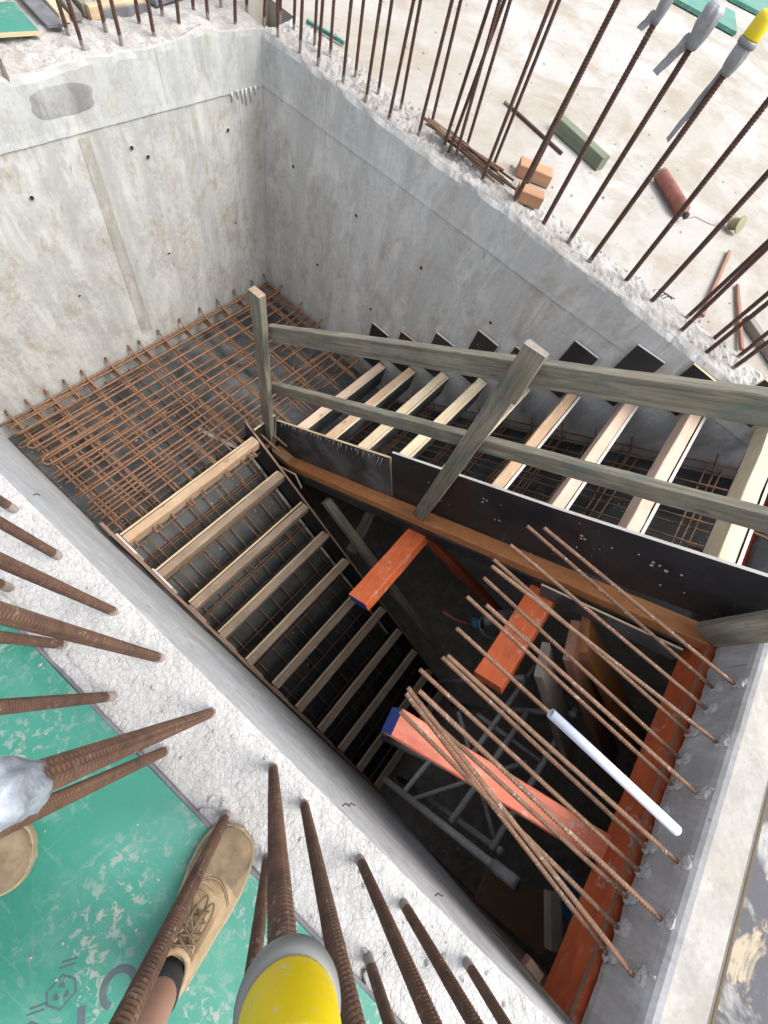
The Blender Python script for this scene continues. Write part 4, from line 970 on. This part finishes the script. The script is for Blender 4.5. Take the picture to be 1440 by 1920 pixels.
m1, L1 = shoe((.160, -.268), (.236, -.580), .0185, 1)
m2, L2 = shoe((-.160, -.556), (-.372, -.782), .0185, -1)
P1, r1 = leg(m1, L1, (.20, -.56, .52), (.06, -.72, .95)); P2, r2 = leg(m2, L2, (-.32, -.69, .52), (-.14, -.80, .95))
PB = P1 + [Vector((.04, -.74, .80)), Vector((-.04, -.77, .86)), Vector((-.12, -.77, .80))] + P2[::-1]
v1, f1 = tube_geo(PB, r1 + [.075, .09, .075] + r2[::-1], 20)
link('body', mesh('body', v1, f1, None, True), 'skin', ps)
def lg(pa, ra): return tube_geo(pa, ra, 20)
va, fa = lg([P1[6] + Vector((0, 0, -.05)), P1[6] + Vector((-.01, -.03, .1)), (.07, -.75, .85), (.02, -.78, 1.0)], [.085, .09, .115, .13]); vb, fb_ = lg([P2[6] + Vector((0, 0, -.05)), P2[6] + Vector((.01, -.03, .1)), (-.15, -.80, .85), (-.08, -.80, 1.0)], [.085, .09, .115, .13]); k = len(va)
link('shorts', mesh('shorts', va + vb, fa + [tuple(i + k for i in q) for q in fb_], None, True), 'shorts', ps)

# ------------------------------------------------------------------ things lying on the slab
bd = thing('bar_bundle', (-1.25, 2.72, .03), 'bundle of short rusty bar offcuts lying on the far wall top', 'rebar offcuts')
for k in range(12):
    x0, y0 = -1.56 + random.uniform(-.03, .16), 2.665 + random.uniform(-.03, .06); L = random.uniform(.42, .58); a = random.uniform(-.12, .10)
    rebar('bar', (x0, y0, .045 + .012*(k % 3)), (x0 + L*cos(a), y0 + L*sin(a), .045 + .012*((k+1) % 3)), .0058, 'rust_dark' if k % 2 else 'rust_dim', bd)
tag(rebar('loose_bar', (-1.49, 3.53, .011), (-.94, 3.43, .011), .010, 'rust_dark'), 'single dark bar lying on the slab beside the green timber', 'rebar offcuts')
tag(timber('timber_offcut', (-1.13, 3.66, .04), (-.70, 3.575, .04), .085, .075, 'green_wood', None, (0, 0, 1), .004), 'green-grey square timber offcut lying on the pale slab', 'timber offcut')
tag(timber('timber_block', (-1.00, 2.92, .035), (-.82, 3.02, .035), .10, .065, 'brick_wood', None, (0, 0, 1), .004), 'orange-brown timber block farther from the wall edge, behind the bars', 'timber block')
tag(timber('timber_block', (-.85, 2.635, .062), (-.72, 2.71, .062), .085, .06, 'brick_wood', None, (0, 0, 1), .004), 'orange-brown timber block right on the chipped wall edge', 'timber block')
cy_ = thing('gas_cylinder', (-.22, 3.87, 0), 'small rusty red cylinder lying on its side on the pale slab', 'cylinder')
mw, L = frame((-.385, 3.93, .048), (-.10, 3.69, .048)); mw = mw @ Matrix.Rotation(R(90), 4, 'Y')
v, f = lathe([(.026, -.004), (.040, 0), (.043, .012), (.043, L - .02), (.040, L), (.026, L + .012), (.014, L + .016), (.012, L + .05)], 24); link('can', mesh('can', v, f, None, True), 'red_can', cy_, mw)
v, f = lathe([(.018, L + .03), (.020, L + .034), (.020, L + .05), (.008, L + .056)], 12); link('valve', mesh('valve', v, f), 'black', cy_, mw)
v, f = lathe([(.041, -.006), (.045, -.003), (.045, .012), (.041, .015)], 24); link('rim', mesh('rim', v, f), 'brass', cy_, mw)
tr = thing('string_reel', (.24, 4.02, 0), 'olive string reel with loose line lying near the red cylinder', 'reel')
mw = Matrix.Translation((.22, 4.00, .05)) @ Matrix.Rotation(R(60), 4, 'Y') @ Matrix.Rotation(R(20), 4, 'X')
v, f = lathe([(.018, -.035), (.050, -.034), (.052, -.028), (.036, -.024), (.036, .024), (.052, .028), (.050, .034), (.018, .035)], 22); link('spool', mesh('spool', v, f), 'brass', tr, mw)
tube('line', [(.18, 3.98, .004), (.08, 3.90, .004), (-.02, 3.86, .004), (-.07, 3.72, .004)], .0022, 'brass', tr, 5)
tag(timber('batten', (.30, 3.72, .012), (.385, 2.87, .02), .022, .018, 'brownwood'), 'thin brown stick lying behind the right-hand bars, left of two', 'stick')
tag(timber('batten', (.46, 3.42, .012), (.665, 2.84, .02), .022, .018, 'brownwood'), 'thin brown stick lying behind the right-hand bars, right of two', 'stick')
tag(timber('timber_offcut', (.60, 3.13, .025), (.98, 2.86, .03), .05, .045, 'greywood'), 'grey timber offcut at the right edge behind the last bars', 'timber offcut')
hk = thing('wire_hooks', (.16, 2.70, .02), 'small black bent tie wire on the chipped wall top', 'wire')
for d in (0, .022, .04): tube('wire', [(.11 + d, 2.70, .05), (.125 + d, 2.735, .062), (.15 + d, 2.745, .05)], .003, 'wire', hk, 5)
tube('wire', [(.10, 2.725, .06), (.20, 2.745, .06)], .003, 'wire', hk, 5)
for k, (x, y, a) in enumerate(((-2.1, 7.7, .35), (-1.55, 9.3, .5))):
    o = plate('plywood_sheet', [(0, 0), (1.1, 0), (1.1, .75), (0, .75)], (x, y, .01), (cos(a), sin(a), 0), (-sin(a), cos(a), 0), .035, 'green', 'green')
    tag(o, ('green form panel lying on the slab at the far top right, nearer one', 'green form panel lying on the slab at the far top right, farther one')[k], 'panel')
gt = thing('green_offcut', (-2.44, 2.9, 0), 'short green strip lying behind the rebars near the wall corner', 'offcut')
timber('strip', (-2.62, 2.80, .02), (-2.36, 2.86, .02), .02, .02, 'green', gt)
# clutter behind the back wall
o = plate('plywood_sheet', [(0, 0), (.9, 0), (.9, .24), (0, .24)], (-2.865, 1.285, .035), (-.15, -1, 0), (-1, .15, 0), .016, 'green', 'ply_edge'); tag(o, 'green plywood sheet resting on the back wall at the top left corner', 'plywood sheet')
o = plate('plywood_sheet', [(0, 0), (.9, 0), (.9, .5), (0, .5)], (-3.145, 1.30, .028), (-.15, -1, 0), (-1, .15, 0), .016, 'green', 'ply_edge'); tag(o, 'pale green sheet half hidden at the extreme top left corner', 'plywood sheet')
tag(timber('white_batten', (-3.10, 1.20, .040), (-3.14, 1.32, .04), .03, .02, 'ply_edge_pale'), 'white batten end between the two green sheets at top left', 'batten')
tag(timber('felt_strip', (-2.89, 1.385, .03), (-3.40, 1.45, .03), .085, .012, 'felt'), 'dark grey felt strip beside the green sheet behind the back wall', 'felt strip')
tag(timber('batten', (-2.94, 1.46, .03), (-3.45, 1.55, .03), .045, .03, 'pine_yellow'), 'pale cream batten behind the back wall, next to the felt strip', 'batten')
tag(timber('batten', (-2.94, 1.525, .03), (-3.45, 1.64, .03), .045, .03, 'greywood'), 'grey batten behind the back wall, next to the cream batten', 'batten')
tg = thing('debris_tray', (-3.1, 1.75, 0), 'pale timber tray of rubble behind the rebars of the back wall', 'tray')
timber('front_board', (-2.965, 1.60, .03), (-2.965, 1.92, .03), .035, .05, 'ply_edge', tg)
timber('dark_board', (-2.945, 1.66, .022), (-2.945, 1.93, .022), .012, .04, 'felt', tg)
timber('side_board', (-2.98, 1.60, .03), (-3.4, 1.62, .03), .03, .05, 'greywood', tg)
for k in range(26):
    x, y = -3.02 - random.random()*.25, 1.63 + random.random()*.27; s = random.uniform(.008, .022)
    bm = bmesh.new(); bmesh.ops.create_icosphere(bm, subdivisions=1, radius=s)
    for q in bm.verts: q.co *= random.uniform(.65, 1.2)
    me = bpy.data.meshes.new('rubble'); bm.to_mesh(me); bm.free(); link('rubble_stone', me, 'mortar', tg, Matrix.Translation((x, y, s*.7)))
tag(timber('black_roll', (-3.16, 1.52, .09), (-3.16, 1.72, .09), .10, .10, 'black', None, (0, 0, 1), .03), 'black rubber object at the top edge behind the tray', 'rubber roll')
o = plate('plywood_sheet', [(0, 0), (.22, 0), (.22, .30), (0, .30)], (-2.975, 2.00, .012), (-.2, 1, 0), (-1, -.2, 0), .02, 'green', 'felt'); tag(o, 'small green offcut at the top edge right of the tray', 'plywood sheet')
tag(timber('black_hose', (-3.06, 2.22, .05), (-3.0, 2.9, .05), .09, .08, 'black', None, (0, 0, 1), .03), 'long black hose lying along the top edge behind the corner bars', 'hose')

def crumbs(name, n, fn, smax, mat):
    v, f = [], []
    for k in range(n):
        x, y, z = fn(); s_ = smax * random.random()**2.2 + .0025; b = len(v)
        for q in range(6):
            d = Vector(((1, 0, 0), (-1, 0, 0), (0, 1, 0), (0, -1, 0), (0, 0, 1), (0, 0, -.4))[q]) * s_ * random.uniform(.6, 1.25); v.append((x + d.x, y + d.y, z + s_*.3 + d.z*.75))
        f += [tuple(b + i for i in t) for t in ((0, 2, 4), (2, 1, 4), (1, 3, 4), (3, 0, 4), (2, 0, 5), (1, 2, 5), (3, 1, 5), (0, 3, 5))]
    return tag(link(name, mesh(name, v, f), mat), kind='stuff')
crumbs('concrete_crumbs', 260, lambda: (random.uniform(-2.9, 1.6), 2.80 + 2.6*random.random()**1.8, 0.0), .010, 'slab')
crumbs('wall_top_crumbs', 500, lambda: (random.uniform(-2.6, 1.3), random.uniform(2.56, 2.8), .012), .013, 'rough_b')
crumbs('ledge_crumbs', 120, lambda: (random.uniform(-1.1, 1.2), random.uniform(-.31, -.12), .001), .006, 'rough')
crumbs('deck_grit', 50, lambda: (random.uniform(-.7, .7), random.uniform(-.85, -.33), .018), .0035, 'mortar')
crumbs('floor_rubble', 260, lambda: (random.uniform(1.3, 3.0), random.uniform(0, 2.3), -3.85), .04, 'mortar')
